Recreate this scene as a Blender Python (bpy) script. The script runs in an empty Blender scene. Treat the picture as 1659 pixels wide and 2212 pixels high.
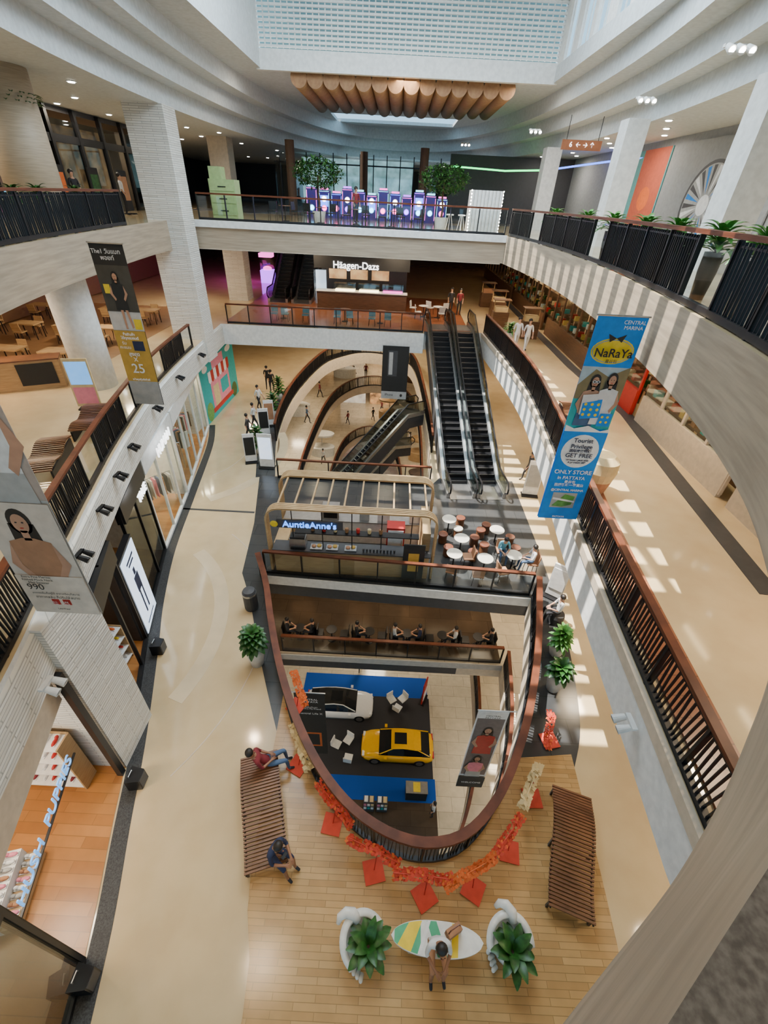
import bpy, math, random
from mathutils import Vector, Matrix
random.seed(7)
SC=bpy.context.scene; COL=bpy.context.collection
# ------------------------------------------------------------ materials
M={}
def mat(name,col,rough=.5,metal=0,emit=0,kind='noise',col2=None,scale=6,bump=0,spec=.5):
    if name in M: return M[name]
    m=bpy.data.materials.new(name); m.use_nodes=True; M[name]=m
    nt=m.node_tree; N=nt.nodes; L=nt.links; b=N['Principled BSDF']
    c=(*col,1); c2=(*(col2 or tuple(x*.86 for x in col)),1)
    b.inputs['Roughness'].default_value=rough; b.inputs['Metallic'].default_value=metal
    b.inputs['Specular IOR Level'].default_value=spec
    tc=N.new('ShaderNodeTexCoord'); mp=N.new('ShaderNodeMapping'); L.new(tc.outputs['Object'],mp.inputs[0])
    if kind in('tile','plank','stone'):
        t=N.new('ShaderNodeTexBrick'); t.inputs['Color1'].default_value=c; t.inputs['Color2'].default_value=c2
        t.inputs['Mortar'].default_value=(*[x*.55 for x in col],1)
        t.inputs['Scale'].default_value=1.0
        if kind=='tile': t.inputs['Brick Width'].default_value=scale; t.inputs['Row Height'].default_value=scale*.5; t.inputs['Mortar Size'].default_value=.012
        elif kind=='plank': t.inputs['Brick Width'].default_value=scale; t.inputs['Row Height'].default_value=scale*.14; t.inputs['Mortar Size'].default_value=.006
        else:
            t.inputs['Brick Width'].default_value=.8; t.inputs['Row Height'].default_value=.08; t.inputs['Mortar Size'].default_value=.01
            sx=N.new('ShaderNodeSeparateXYZ'); cb=N.new('ShaderNodeCombineXYZ'); ad=N.new('ShaderNodeMath'); L.new(mp.outputs[0],sx.inputs[0])
            L.new(sx.outputs[0],ad.inputs[0]); L.new(sx.outputs[1],ad.inputs[1]); L.new(ad.outputs[0],cb.inputs[0]); L.new(sx.outputs[2],cb.inputs[1])
            L.new(cb.outputs[0],t.inputs[0])
        if kind!='stone': L.new(mp.outputs[0],t.inputs[0])
        n=N.new('ShaderNodeTexNoise'); n.inputs['Scale'].default_value=3; L.new(mp.outputs[0],n.inputs[0])
        mx=N.new('ShaderNodeMix'); mx.data_type='RGBA'; mx.blend_type='MULTIPLY'; mx.inputs[0].default_value=.1 if kind=='stone' else .3
        L.new(t.outputs[0],mx.inputs[6]); L.new(n.outputs[0],mx.inputs[7]); out=mx.outputs[2]
        if kind=='stone':
            ns=N.new('ShaderNodeTexNoise'); ns.inputs['Scale'].default_value=1.0; mp2=N.new('ShaderNodeMapping'); mp2.inputs['Scale'].default_value=(1.2,1.2,12); L.new(tc.outputs['Object'],mp2.inputs[0]); L.new(mp2.outputs[0],ns.inputs[0])
            sb_=N.new('ShaderNodeMath'); sb_.operation='SUBTRACT'; L.new(ns.outputs[0],sb_.inputs[0]); L.new(t.outputs[1],sb_.inputs[1])
            bp=N.new('ShaderNodeBump'); bp.inputs['Strength'].default_value=.6; bp.inputs['Distance'].default_value=.05
            L.new(sb_.outputs[0],bp.inputs['Height']); L.new(bp.outputs[0],b.inputs['Normal'])
    else:
        n=N.new('ShaderNodeTexNoise'); n.inputs['Scale'].default_value=scale; n.inputs['Detail'].default_value=6
        if kind=='wood': mp.inputs['Scale'].default_value=(.35,.35,6)
        L.new(mp.outputs[0],n.inputs[0])
        r=N.new('ShaderNodeValToRGB'); r.color_ramp.elements[0].position=.35; r.color_ramp.elements[1].position=.65
        r.color_ramp.elements[0].color=c2; r.color_ramp.elements[1].color=c; L.new(n.outputs[0],r.inputs[0]); out=r.outputs[0]
    L.new(out,b.inputs['Base Color'])
    if emit:
        L.new(out,b.inputs['Emission Color']); b.inputs['Emission Strength'].default_value=emit
    return m
def glassmat(name,tint,fac=.12,rough=.03):
    m=bpy.data.materials.new(name); m.use_nodes=True; N=m.node_tree.nodes; L=m.node_tree.links; N.clear()
    o=N.new('ShaderNodeOutputMaterial'); t=N.new('ShaderNodeBsdfTransparent'); g=N.new('ShaderNodeBsdfGlossy'); x=N.new('ShaderNodeMixShader')
    t.inputs[0].default_value=(*tint,1); g.inputs['Roughness'].default_value=rough
    n=N.new('ShaderNodeTexNoise'); n.inputs['Scale'].default_value=.7
    mm=N.new('ShaderNodeMath'); mm.operation='MULTIPLY'; mm.inputs[1].default_value=fac*2; L.new(n.outputs[0],mm.inputs[0]); L.new(mm.outputs[0],x.inputs[0])
    L.new(t.outputs[0],x.inputs[1]); L.new(g.outputs[0],x.inputs[2]); L.new(x.outputs[0],o.inputs[0]); M[name]=m; return m
cream=mat('cream_terrazzo',(.61,.47,.275),.09,scale=1.2,col2=(.55,.415,.235),spec=.9)
white=mat('white_plaster',(.80,.80,.78),.6); ceilm=mat('ceiling_white',(.64,.675,.685),.7)
fascw=mat('fascia_oak',(.42,.335,.24),.5,kind='wood',col2=(.31,.245,.175),scale=2.2)
stone=mat('white_split_stone',(.84,.82,.76),.85,kind='stone',col2=(.70,.67,.61))
dkfloor=mat('dark_grey_tile',(.06,.062,.062),.22,kind='tile',scale=1.4,col2=(.045,.047,.05))
brfloor=mat('brown_tile',(.085,.06,.04),.2,kind='tile',scale=1.6,col2=(.065,.045,.032))
terra=mat('terracotta_tile',(.33,.115,.05),.3,kind='tile',scale=.8)
woodfl=mat('pale_wood_plank',(.58,.365,.155),.2,kind='plank',scale=.8,col2=(.46,.27,.105))
orwood=mat('orange_wood_plank',(.50,.22,.065),.3,kind='plank',scale=1.6,col2=(.36,.14,.035))
black=mat('black_metal',(.012,.012,.014),.4,metal=.3); dkgrey=mat('charcoal',(.05,.05,.055),.5)
rail=mat('red_brown_handrail',(.15,.045,.02),.45,kind='wood',col2=(.08,.024,.011),spec=.25)
steel=mat('steel',(.5,.5,.5),.3,metal=.9); granite=mat('dark_granite',(.045,.047,.05),.6,scale=40,col2=(.01,.011,.013))
slatw=mat('brown_slat_wood',(.19,.08,.035),.4,kind='wood',col2=(.10,.04,.017))
oak=mat('light_oak',(.50,.34,.17),.45,kind='wood',col2=(.38,.24,.11))
leafm=mat('leaf_green',(.03,.13,.02),.4,scale=9,col2=(.012,.06,.01)); leafl=mat('leaf_light',(.10,.33,.06),.4,scale=9,col2=(.05,.2,.03))
soil=mat('soil',(.05,.03,.02),.9); pot=mat('white_pot',(.7,.68,.63),.35); bark=mat('bark',(.10,.055,.03),.8); gloss=mat('glossy_white',(.80,.80,.76),.2)
glass=glassmat('clear_glass',(.90,.95,.94),.10); dglass=glassmat('smoked_glass',(.5,.55,.55),.16)
red=mat('red',(.5,.02,.015),.5); orange=mat('orange',(.70,.14,.025),.7); creamp=mat('cream_paper',(.70,.54,.28),.7); redor=mat('red_orange',(.62,.06,.03),.7)
blue=mat('banner_blue',(.0,.19,.60),.6,emit=.15); yellow=mat('yellow',(.85,.62,.02),.5); gold=mat('gold_print',(.45,.27,.04),.6,emit=.12); wprint=mat('white_print',(.85,.85,.85),.6)  # blue and gold prints emit slightly, lifting the backlit banners
bk=mat('black_print',(.015,.015,.015),.6); greyp=mat('grey_print',(.4,.4,.39),.6); skin=mat('skin',(.50,.27,.17),.5); skind=mat('skin_tan',(.30,.14,.075),.5)
hairm=mat('black_hair',(.012,.009,.008),.5); tan=mat('tan_cloth',(.42,.21,.11),.8); denim=mat('denim',(.08,.14,.26),.8); tealp=mat('teal',(.01,.40,.42),.6); pink=mat('pink',(.8,.25,.35),.6)
blkcloth=mat('black_cloth',(.02,.02,.025),.8); whcloth=mat('white_cloth',(.72,.72,.72),.8); dred=mat('dark_red_cloth',(.2,.02,.03),.8); navy=mat('navy_cloth',(.02,.03,.08),.8)
warmE=mat('warm_lamp',(1,.78,.45),.5,emit=9,col2=(1,.76,.43)); coolE=mat('white_lamp',(1,.95,.85),.5,emit=40,col2=(1,.95,.85)); screenE=mat('screen',(.75,.85,1),.4,emit=1.3,col2=(.6,.75,1))
pinkE=mat('pink_neon',(1,.12,.6),.5,emit=3,col2=(1,.12,.6)); blueE=mat('blue_neon',(.08,.2,1),.5,emit=4,col2=(.08,.2,1)); purpE=mat('purple_neon',(.4,.08,1),.5,emit=3,col2=(.5,.1,1)); greenE=mat('green_neon',(.02,1,.25),.5,emit=4,col2=(.02,1,.2)); cyanE=mat('cyan_neon',(.2,.8,1),.5,emit=2.5,col2=(.3,.85,1))
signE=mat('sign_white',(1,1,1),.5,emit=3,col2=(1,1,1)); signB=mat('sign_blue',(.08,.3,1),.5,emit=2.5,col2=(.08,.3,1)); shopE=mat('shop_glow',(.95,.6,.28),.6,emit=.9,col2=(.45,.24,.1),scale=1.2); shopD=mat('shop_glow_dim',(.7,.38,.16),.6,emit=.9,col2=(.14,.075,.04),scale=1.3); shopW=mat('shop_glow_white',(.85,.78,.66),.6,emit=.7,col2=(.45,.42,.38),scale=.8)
signLB=mat('sign_lightblue',(.15,.40,.85),.5,emit=1.2,col2=(.13,.38,.8))
brownt=mat('brown_tube',(.30,.155,.065),.6,col2=(.23,.11,.045)); wal=mat('grey_wall',(.30,.31,.32),.7); dkwall=mat('dark_wall',(.045,.045,.052),.6); beigew=mat('beige_wall',(.60,.50,.38),.6); carpetb=mat('blue_carpet',(.0,.07,.42),.9,scale=60); carpetk=mat('black_carpet',(.03,.03,.035),.9,scale=60)
ltile=mat('light_tile',(.70,.61,.46),.14,kind='tile',scale=1.6); bushes=mat('white_metal',(.78,.80,.80),.4); dwood=mat('dark_shop_wood',(.14,.07,.035),.4,kind='wood',col2=(.08,.04,.02)); skyglass=mat('sky_glazing',(.10,.20,.22),.3,emit=.22,col2=(.07,.15,.17),scale=.5); dpot=mat('dark_pot',(.04,.035,.03),.5)
# ------------------------------------------------------------ builder
class B:
    def __init__(s): s.v=[];s.f=[];s.m=[];s.ms=[];s.T=Matrix()
    def mi(s,m):
        if m not in s.ms: s.ms.append(m)
        return s.ms.index(m)
    def add(s,vs,fs,m):
        o=len(s.v); s.v+=[tuple(s.T@Vector(x)) for x in vs]; k=s.mi(m)
        for f in fs: s.f.append([o+i for i in f]); s.m.append(k)
        return s
    def box(s,c,d,m,rz=0,tilt=None):
        hx,hy,hz=d[0]/2,d[1]/2,d[2]/2; R=Matrix.Rotation(rz,3,'Z')
        if tilt: R=R@Matrix.Rotation(tilt[1],3,tilt[0])
        vs=[Vector(c)+R@Vector((x*hx,y*hy,z*hz)) for x,y,z in [(-1,-1,-1),(1,-1,-1),(1,1,-1),(-1,1,-1),(-1,-1,1),(1,-1,1),(1,1,1),(-1,1,1)]]
        return s.add(vs,[(0,3,2,1),(4,5,6,7),(0,1,5,4),(1,2,6,5),(2,3,7,6),(3,0,4,7)],m)
    def cyl(s,p0,p1,r0,m,r1=None,n=12,cap=True):
        r1=r0 if r1 is None else r1; p0=Vector(p0);p1=Vector(p1);d=(p1-p0).normalized()
        a=d.orthogonal().normalized();b=d.cross(a); vs=[]
        for p,r in((p0,r0),(p1,r1)):
            for i in range(n): t=2*math.pi*i/n; vs.append(p+a*r*math.cos(t)+b*r*math.sin(t))
        fs=[(i,(i+1)%n,n+(i+1)%n,n+i) for i in range(n)]
        if cap: fs+=[tuple(range(n-1,-1,-1)),tuple(range(n,2*n))]
        return s.add(vs,fs,m)
    def tube(s,path,r,m,n=8):
        path=[Vector(p) for p in path]; vs=[];up=None
        for i,p in enumerate(path):
            d=(path[min(i+1,len(path)-1)]-path[max(i-1,0)]).normalized()
            if up is None: up=d.orthogonal().normalized()
            up=(up-d*up.dot(d)).normalized(); b=d.cross(up)
            rr=r[i] if isinstance(r,(list,tuple)) else r
            for k in range(n): t=2*math.pi*k/n; vs.append(p+up*rr*math.cos(t)+b*rr*math.sin(t))
        fs=[(i*n+k,i*n+(k+1)%n,(i+1)*n+(k+1)%n,(i+1)*n+k) for i in range(len(path)-1) for k in range(n)]
        fs+=[tuple(range(n-1,-1,-1)),tuple((len(path)-1)*n+k for k in range(n))]
        return s.add(vs,fs,m)
    def lathe(s,prof,m,c=(0,0,0),n=20,sx=1,sy=1):
        vs=[(c[0]+r*sx*math.cos(2*math.pi*k/n),c[1]+r*sy*math.sin(2*math.pi*k/n),c[2]+z) for r,z in prof for k in range(n)]
        fs=[(i*n+k,i*n+(k+1)%n,(i+1)*n+(k+1)%n,(i+1)*n+k) for i in range(len(prof)-1) for k in range(n)]
        if prof[0][0]>1e-4: fs.append(tuple(range(n-1,-1,-1)))
        if prof[-1][0]>1e-4: fs.append(tuple((len(prof)-1)*n+k for k in range(n)))
        return s.add(vs,fs,m)
    def ell(s,c,r,m,n=12,k=8):
        return s.lathe([(max(math.sin(math.pi*i/k),.001),-r[2]*math.cos(math.pi*i/k)) for i in range(k+1)],m,c,n,r[0],r[1])
    def sweep(s,path,w,h,m,dz=0,off=0):
        path=[Vector(p) for p in path]; vs=[]
        for i,p in enumerate(path):
            d=(path[min(i+1,len(path)-1)]-path[max(i-1,0)]); d.z=0; d.normalize(); nn=Vector((-d.y,d.x,0)); q=p+nn*off+Vector((0,0,dz))
            vs+=[q-nn*w/2-Vector((0,0,h/2)),q+nn*w/2-Vector((0,0,h/2)),q+nn*w/2+Vector((0,0,h/2)),q-nn*w/2+Vector((0,0,h/2))]
        fs=[(4*i+k,4*i+(k+1)%4,4*i+4+(k+1)%4,4*i+4+k) for i in range(len(path)-1) for k in range(4)]
        e=4*(len(path)-1); fs+=[(3,2,1,0),(e,e+1,e+2,e+3)]
        return s.add(vs,fs,m)
    def extr(s,poly,x0,x1,m):
        n=len(poly); vs=[(x0,a,b) for a,b in poly]+[(x1,a,b) for a,b in poly]
        return s.add(vs,[tuple(range(n-1,-1,-1)),tuple(range(n,2*n))]+[(i,(i+1)%n,n+(i+1)%n,n+i) for i in range(n)],m)
    def prism(s,poly,z0,z1,m):
        n=len(poly); vs=[(a,b,z0) for a,b in poly]+[(a,b,z1) for a,b in poly]
        return s.add(vs,[tuple(range(n-1,-1,-1)),tuple(range(n,2*n))]+[(i,(i+1)%n,n+(i+1)%n,n+i) for i in range(n)],m)
    def flat(s,poly,m,layer=1): return s.add([(a,-.004*layer,b) for a,b in poly],[tuple(range(len(poly)))],m)
    def frect(s,x0,z0,x1,z1,m,layer=1): return s.flat([(x0,z0),(x1,z0),(x1,z1),(x0,z1)],m,layer)
    def fell(s,cx,cz,rx,rz,m,layer=1,n=20): return s.flat([(cx+rx*math.cos(t),cz+rz*math.sin(t)) for t in [2*math.pi*i/n for i in range(n)]],m,layer)
    def leaf(s,base,az,el,ln,w,m,droop=.6,n=5):
        base=Vector(base); vs=[];p=base.copy(); side=Vector((-math.sin(az),math.cos(az),0)); e=el
        for i in range(n+1):
            t=i/n; ww=w*math.sin(math.pi*min(max(t*.93+.05,0),1))**.8/2
            up=Vector((-math.cos(az)*math.sin(e),-math.sin(az)*math.sin(e),math.cos(e)))
            vs+=[p-side*ww+up*ww*.35,p.copy(),p+side*ww+up*ww*.35]
            p=p+Vector((math.cos(az)*math.cos(e),math.sin(az)*math.cos(e),math.sin(e)))*ln/n; e-=droop*2/n
        fs=[]
        for i in range(n): a=3*i; fs+=[(a,a+1,a+4,a+3),(a+1,a+2,a+5,a+4)]
        return s.add(vs,fs,m)
    def obj(s,name,parent=None,smooth=False,loc=None,rz=0,**pr):
        me=bpy.data.meshes.new(name); me.from_pydata(s.v,[],s.f)
        for m in s.ms: me.materials.append(m)
        me.polygons.foreach_set('material_index',s.m); me.polygons.foreach_set('use_smooth',[smooth]*len(s.f)); me.update()
        o=bpy.data.objects.new(name,me); COL.objects.link(o)
        if parent: o.parent=parent
        if loc: o.location=loc
        o.rotation_euler[2]=rz
        for k,v in pr.items(): o[k]=v
        return o
def thing(name,label,cat,loc=(0,0,0),rz=0,group=None):
    o=bpy.data.objects.new(name,None); o.empty_display_size=.2; COL.objects.link(o); o.location=loc; o.rotation_euler[2]=rz
    o['label']=label; o['category']=cat
    if group: o['group']=group
    return o
def dup(o,loc,rz=None,par=None):
    c=o.copy(); COL.objects.link(c)
    if par: c.parent=par
    else:
        c.location=loc
        if rz is not None: c.rotation_euler[2]=rz
    for k in list(o.children): dup(k,None,par=c)
    return c
def text(body,size,m,loc,parent=None,rot=(math.pi/2,0,0),name='lettering',align='CENTER',ext=.004,sx=1,bold=0):
    cu=bpy.data.curves.new('t','FONT'); cu.body=body; cu.size=size; cu.align_x=align; cu.align_y='CENTER'; cu.extrude=ext; cu.offset=bold
    t=bpy.data.objects.new('t',cu); COL.objects.link(t); dg=bpy.context.evaluated_depsgraph_get(); dg.update()
    me=bpy.data.meshes.new_from_object(t.evaluated_get(dg)); bpy.data.objects.remove(t); me.materials.clear(); me.materials.append(m)
    o=bpy.data.objects.new(name,me); COL.objects.link(o); o.location=loc; o.rotation_euler=rot; o.scale=(sx,1,1)
    if parent: o.parent=parent
    return o
def cr(P,n=6):
    P=[Vector((*p,0)) if len(p)==2 else Vector(p) for p in P]; out=[]
    for i in range(len(P)-1):
        a=P[max(i-1,0)];b=P[i];c=P[i+1];d=P[min(i+2,len(P)-1)]
        for k in range(n):
            t=k/n; out.append(.5*((2*b)+(c-a)*t+(2*a-5*b+4*c-d)*t*t+(3*b-a-3*c+d)*t**3))
    out.append(P[-1]); return [(p.x,p.y) for p in out]
def slab(name,loops,z0,z1,mtop,mside,mbot):
    cu=bpy.data.curves.new('s','CURVE'); cu.dimensions='2D'; cu.fill_mode='BOTH'; cu.extrude=(z1-z0)/2
    for lp in loops:
        sp=cu.splines.new('POLY'); sp.points.add(len(lp)-1); sp.use_cyclic_u=True
        for i,p in enumerate(lp): sp.points[i].co=(p[0],p[1],0,1)
    t=bpy.data.objects.new('s',cu); COL.objects.link(t); dg=bpy.context.evaluated_depsgraph_get(); dg.update()
    me=bpy.data.meshes.new_from_object(t.evaluated_get(dg)); bpy.data.objects.remove(t)
    me.materials.clear()
    for m in (mtop,mside,mbot): me.materials.append(m)
    for p in me.polygons:
        p.material_index=0 if (abs(p.normal.z)>.5 and p.center.z>0) else (2 if abs(p.normal.z)>.5 else 1); p.use_smooth=False
    o=bpy.data.objects.new(name,me); COL.objects.link(o); o.location=(0,0,(z0+z1)/2); o['kind']='structure'; return o
def st(o): o['kind']='structure'; return o
pi=math.pi
# ------------------------------------------------------------ outlines (metres)
V5=cr([(5.4,26),(5.9,20),(5.7,14),(5.2,9.8),(4.65,6.6),(4.05,4.4),(3.42,2.95),(2.85,2.05),(2.2,1.36),(1.65,.86),(1.05,.42),(-.5,-.6),(-2,-1.2),(-4.5,-.5),(-6.3,2),(-7.6,6),(-9.2,11.5),(-10.1,16.5),(-10.8,22),(-11,26)])
V4s=cr([(5.6,29.3),(5.9,24),(6,19),(5.6,14),(5.1,9.8),(4.8,6.7),(4.6,4.1),(4.45,2.3),(4.2,-.5),(2,-3),(-2,-4),(-5,-2),(-5.6,1.5),(-6.15,4),(-6.9,6.5),(-7.8,9.6),(-8.7,13),(-9.7,18),(-10.3,24),(-10.6,28.2)])
V4=V4s+[(1.9,28.4),(1.9,29.3)]
V3n=cr([(-4.6,12.3),(-3.95,10.9),(-3.35,9.2),(-2.72,7.6),(-2.0,6.15),(-1.2,4.95),(-.4,4.15),(.45,3.68),(1.3,3.52),(2.15,3.75),(2.95,4.5),(3.65,5.6),(4.3,7.0),(5.0,9.0),(5.75,11.8)])
V3f=cr([(2.4,19.6),(2.5,25.8),(2.0,37.2),(.9,40.8),(-.8,42.3),(-2.8,42.5),(-4.3,41.3),(-5.9,38.4),(-6.9,31.2),(-6.7,24.6),(-5.7,19.6)])
V2n=cr([(-4.5,12.7),(-4.3,10.5),(-3.4,8.3),(-2,6),(0,4.2),(1.5,3.8),(3,4.6),(4.5,7),(5.4,9.5),(5.9,12.6)])
V2f=cr([(2.6,22),(2.9,35),(2.6,41.8),(1.2,46),(-1.2,49),(-4.2,47.5),(-6.1,42),(-6.6,31.5),(-6.1,22)])
V1n=cr([(-6,20),(-5.5,12),(-4,8.5),(-1,5.5),(1.5,5),(3,6),(4.4,8.4),(5.4,12),(5.8,15.5),(6,20)])
V1f=cr([(1.6,24),(1.5,38),(.2,44.5),(-2.2,47.5),(-4.8,44),(-5.5,35),(-5,24)])
def xr(y,W=None):
    W=W or V5[:60]
    for a,c in zip(W,W[1:]):
        if (a[1]-y)*(c[1]-y)<=0: return a[0]+(c[0]-a[0])*(y-a[1])/((c[1]-a[1]) or 1)
    return W[-1][0]
OV=lambda k:[(-.4+(9.9-k)*math.copysign(abs(math.cos(t))**.85,math.cos(t)),27+(26-k)*math.copysign(abs(math.sin(t))**.95,math.sin(t))) for t in [2*pi*i/96 for i in range(96)]]
R=lambda a,b,c,d:[(a,b),(c,b),(c,d),(a,d)]
OUT=R(-26,-9,16,72)
slab('floor',[OUT,V5,R(-9.5,38,-6.1,48)],25.8,27,cream,fascw,white)
slab('floor',[OUT,V4],20.4,21.6,cream,white,white)
slab('floor',[OUT,V3n,V3f],15.2,16.2,cream,beigew,white)
slab('floor',[OUT,V2n,V2f],9.9,10.8,ltile,beigew,white)
slab('floor',[OUT,V1n,V1f],4.5,5.4,ltile,beigew,white)
slab('floor',[R(-26,-9,16,80)],-.3,0,ltile,white,white)
slab('ceiling',[OUT,OV(0)],31.1,31.8,ceilm,ceilm,ceilm)
slab('ceiling',[OV(-2),OV(.7)],31.8,32.5,ceilm,ceilm,ceilm)
slab('ceiling',[OV(-2),OV(1.5)],32.5,33.2,ceilm,ceilm,ceilm)
slab('ceiling',[OV(-2),R(-7.2,3,7.2,30),R(-5.5,43.5,4,48)],33.2,33.4,ceilm,ceilm,ceilm)
def wall(name,c,d,m): return st(B().box(c,d,m).obj(name))
for z0,z1,m in((0,4.5,beigew),(5.4,9.9,beigew),(10.8,15.2,beigew),(16.2,20.4,beigew),(21.6,25.8,dkwall),(27,31.1,dkwall)):
    wall('wall_left',(-25.9,31.5,(z0+z1)/2),(.2,81,z1-z0),m); wall('wall_back',(-5,71.9,(z0+z1)/2),(41.6,.2,z1-z0),m)
for z0,z1,xx,m in((0,4.5,15.9,beigew),(5.4,9.9,15.9,beigew),(10.8,15.2,12,beigew),(16.2,20.4,10.5,beigew),(21.6,25.8,15.9,beigew),(27,31.1,12.6,wal)):
    wall('wall_right',(xx,31.5,(z0+z1)/2),(.2,81,z1-z0),m)
# skylight well
st(B().box((-7.3,16.5,35.0),(.2,27,3.2),ceilm).obj('wall_skylight_left'))
b=B(); b.box((7.3,16.5,33.6),(.2,27,.4),ceilm)
for i in range(13): b.box((7.3,5+i*2.05,35.2),(.12,(1.0,.5,.8)[i%3],2.8),white)
for i in range(40): b.box((7.35,4+i*.66,35.2),(.05,.05,2.8),bushes)
st(b.obj('wall_skylight_right'))
b=B(); b.box((0,30.1,33.52),(14.8,.3,.75),white)
for i in range(12): b.box((0,30.05,34.0+i*.17),(14.6,.10,.08),white)
for i in range(50): b.box((-7.2+i*.294,30.1,34.95),(.05,.05,2.0),white)
b.box((0,30.1,36.05),(14.8,.4,.22),white); st(b.obj('window_1'))
st(B().box((0,31.6,35.1),(15,.06,2.6),skyglass).obj('window_19'))
b=B()
for i in range(20): b.box((0,9.4+i*1.08,36.6),(15,.45,.3),white)
for i in range(5): b.box((-6+i*3,16.5,36.8),(.2,27,.2),white)
b.box((0,5.5,36.7),(15,6.5,.2),white); b.box((4.5,16.5,36.9),(5.8,27,.1),white); st(b.obj('trim_1'))  # unseen bars and solid covers, added to stripe and limit the sunlight
# ------------------------------------------------------------ floor inlays
def inlay(poly,z,m,h=.012): return st(B().prism(poly,z,z+h,m).obj('floor'))
def strip(path,w,z,m,off=0,h=.012): return st(B().sweep([(x,y,z+h/2) for x,y in path],w,h,m,off=off).obj('floor'))
def bandpoly(outerp,innerp,m,z=16.21):
    vs=[(x,y,z) for x,y in outerp]+[(x,y,z) for x,y in innerp]; n=len(outerp)
    B_=B(); B_.add(vs,[(i,i+1,n+i+1,n+i) for i in range(n-1)],m); return st(B_.obj('floor'))
def resn(p,n):
    L=[0]
    for i in range(1,len(p)): L.append(L[-1]+math.dist(p[i],p[i-1]))
    out=[];j=0
    for k in range(n):
        s=L[-1]*k/(n-1)
        while j<len(p)-2 and L[j+1]<s: j+=1
        t=(s-L[j])/max(L[j+1]-L[j],1e-6); out.append(tuple(p[j][q]+(p[j+1][q]-p[j][q])*t for q in range(len(p[0]))))
    return out
bandpoly(resn(cr([(-5.4,12.3),(-4.7,10.9),(-4.0,9.2),(-3.3,7.6),(-2.6,6.1)]),20),resn(V3n[:25],20),dkfloor)
bandpoly(resn(cr([(5.4,5.6),(6.0,6.9),(6.5,9.5),(6.7,11.8)]),20),resn(V3n[-19:],20),dkfloor)
inlay([(-5.4,12.3),(5.75,11.8),(6.7,11.8),(6.8,15),(6.8,20.3),(2.9,20.3),(2.45,19.55),(-5.7,19.55),(-6.6,19.5),(-5.8,15.5)],16.201,dkfloor)
strip(V3f[30:],1.0,16.2,dkfloor,off=-.6)
bandpoly(resn(cr([(-2.65,6.2),(-2.5,3.0),(-2.1,1.5),(-1.8,-1),(1,-2.6),(4.6,-1),(5.1,1.5),(5.3,3.5),(5.45,6.0)]),30),resn(V3n[18:68],30),woodfl,16.22)
cream2=mat('pale_band_terrazzo',(.67,.54,.35),.12,scale=1.2,spec=.9)
W3=cr([(-11.3,25.2),(-10.5,22.5),(-9.6,17.5),(-8.9,13.5),(-8.1,10.5),(-7.4,8.5),(-6.5,5.8),(-5.9,3.7),(-5.4,2.0),(-5.0,.2)])
for c,r0,a0,a1,w_,m_ in (((-11,9),7.2,-.9,.9,.035,beigew),((-11,9),5.6,-.9,.9,.5,cream2),((-12,22),6,-1,.6,.5,cream2),((-12,22),4,-1,.6,.035,beigew)):
    p=[(c[0]+r0*math.cos(a0+(a1-a0)*i/24),c[1]+r0*math.sin(a0+(a1-a0)*i/24)) for i in range(25)]
    p=[q for q in p if q[1]<25 and q[0]>xr(max(q[1],.3),W3)+.8]
    if len(p)>3: strip(p,w_,16.2,m_,h=.006)
strip([(-9.4,16.3),(-6,16.3)],.12,16.2,dkgrey)
strip(W3,.35,16.2,granite,off=.22)
b=B(); b.add([(x,y,16.215) for x,y in W3]+[(-20,y,16.215) for x,y in W3],[(i,i+1,len(W3)+i+1,len(W3)+i) for i in range(len(W3)-1)],orwood); st(b.obj('floor'))
strip(V4s[:50],.75,21.6,terra,off=.72,h=.05)
strip([(9.3,52),(9.3,23),(9.6,17),(9.0,11.3),(8.6,7)],.5,21.6,dkgrey)
inlay(R(-10.5,28.9,4.8,40),21.6,terra)
b=B(); q=V5[30:76]; vs=[]
for i,p in enumerate(q):
    a=q[max(i-1,0)];c=q[min(i+1,len(q)-1)];dx,dy=c[0]-a[0],c[1]-a[1];l=math.hypot(dx,dy); nx,ny=-dy/l,dx/l
    vs+=[(p[0]-nx*.005,p[1]-ny*.005,27.015),(p[0]+nx*1.2,p[1]+ny*1.2,27.015)]
b.add(vs,[(2*i,2*i+1,2*i+3,2*i+2) for i in range(len(q)-1)],granite); st(b.obj('floor'))
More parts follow.
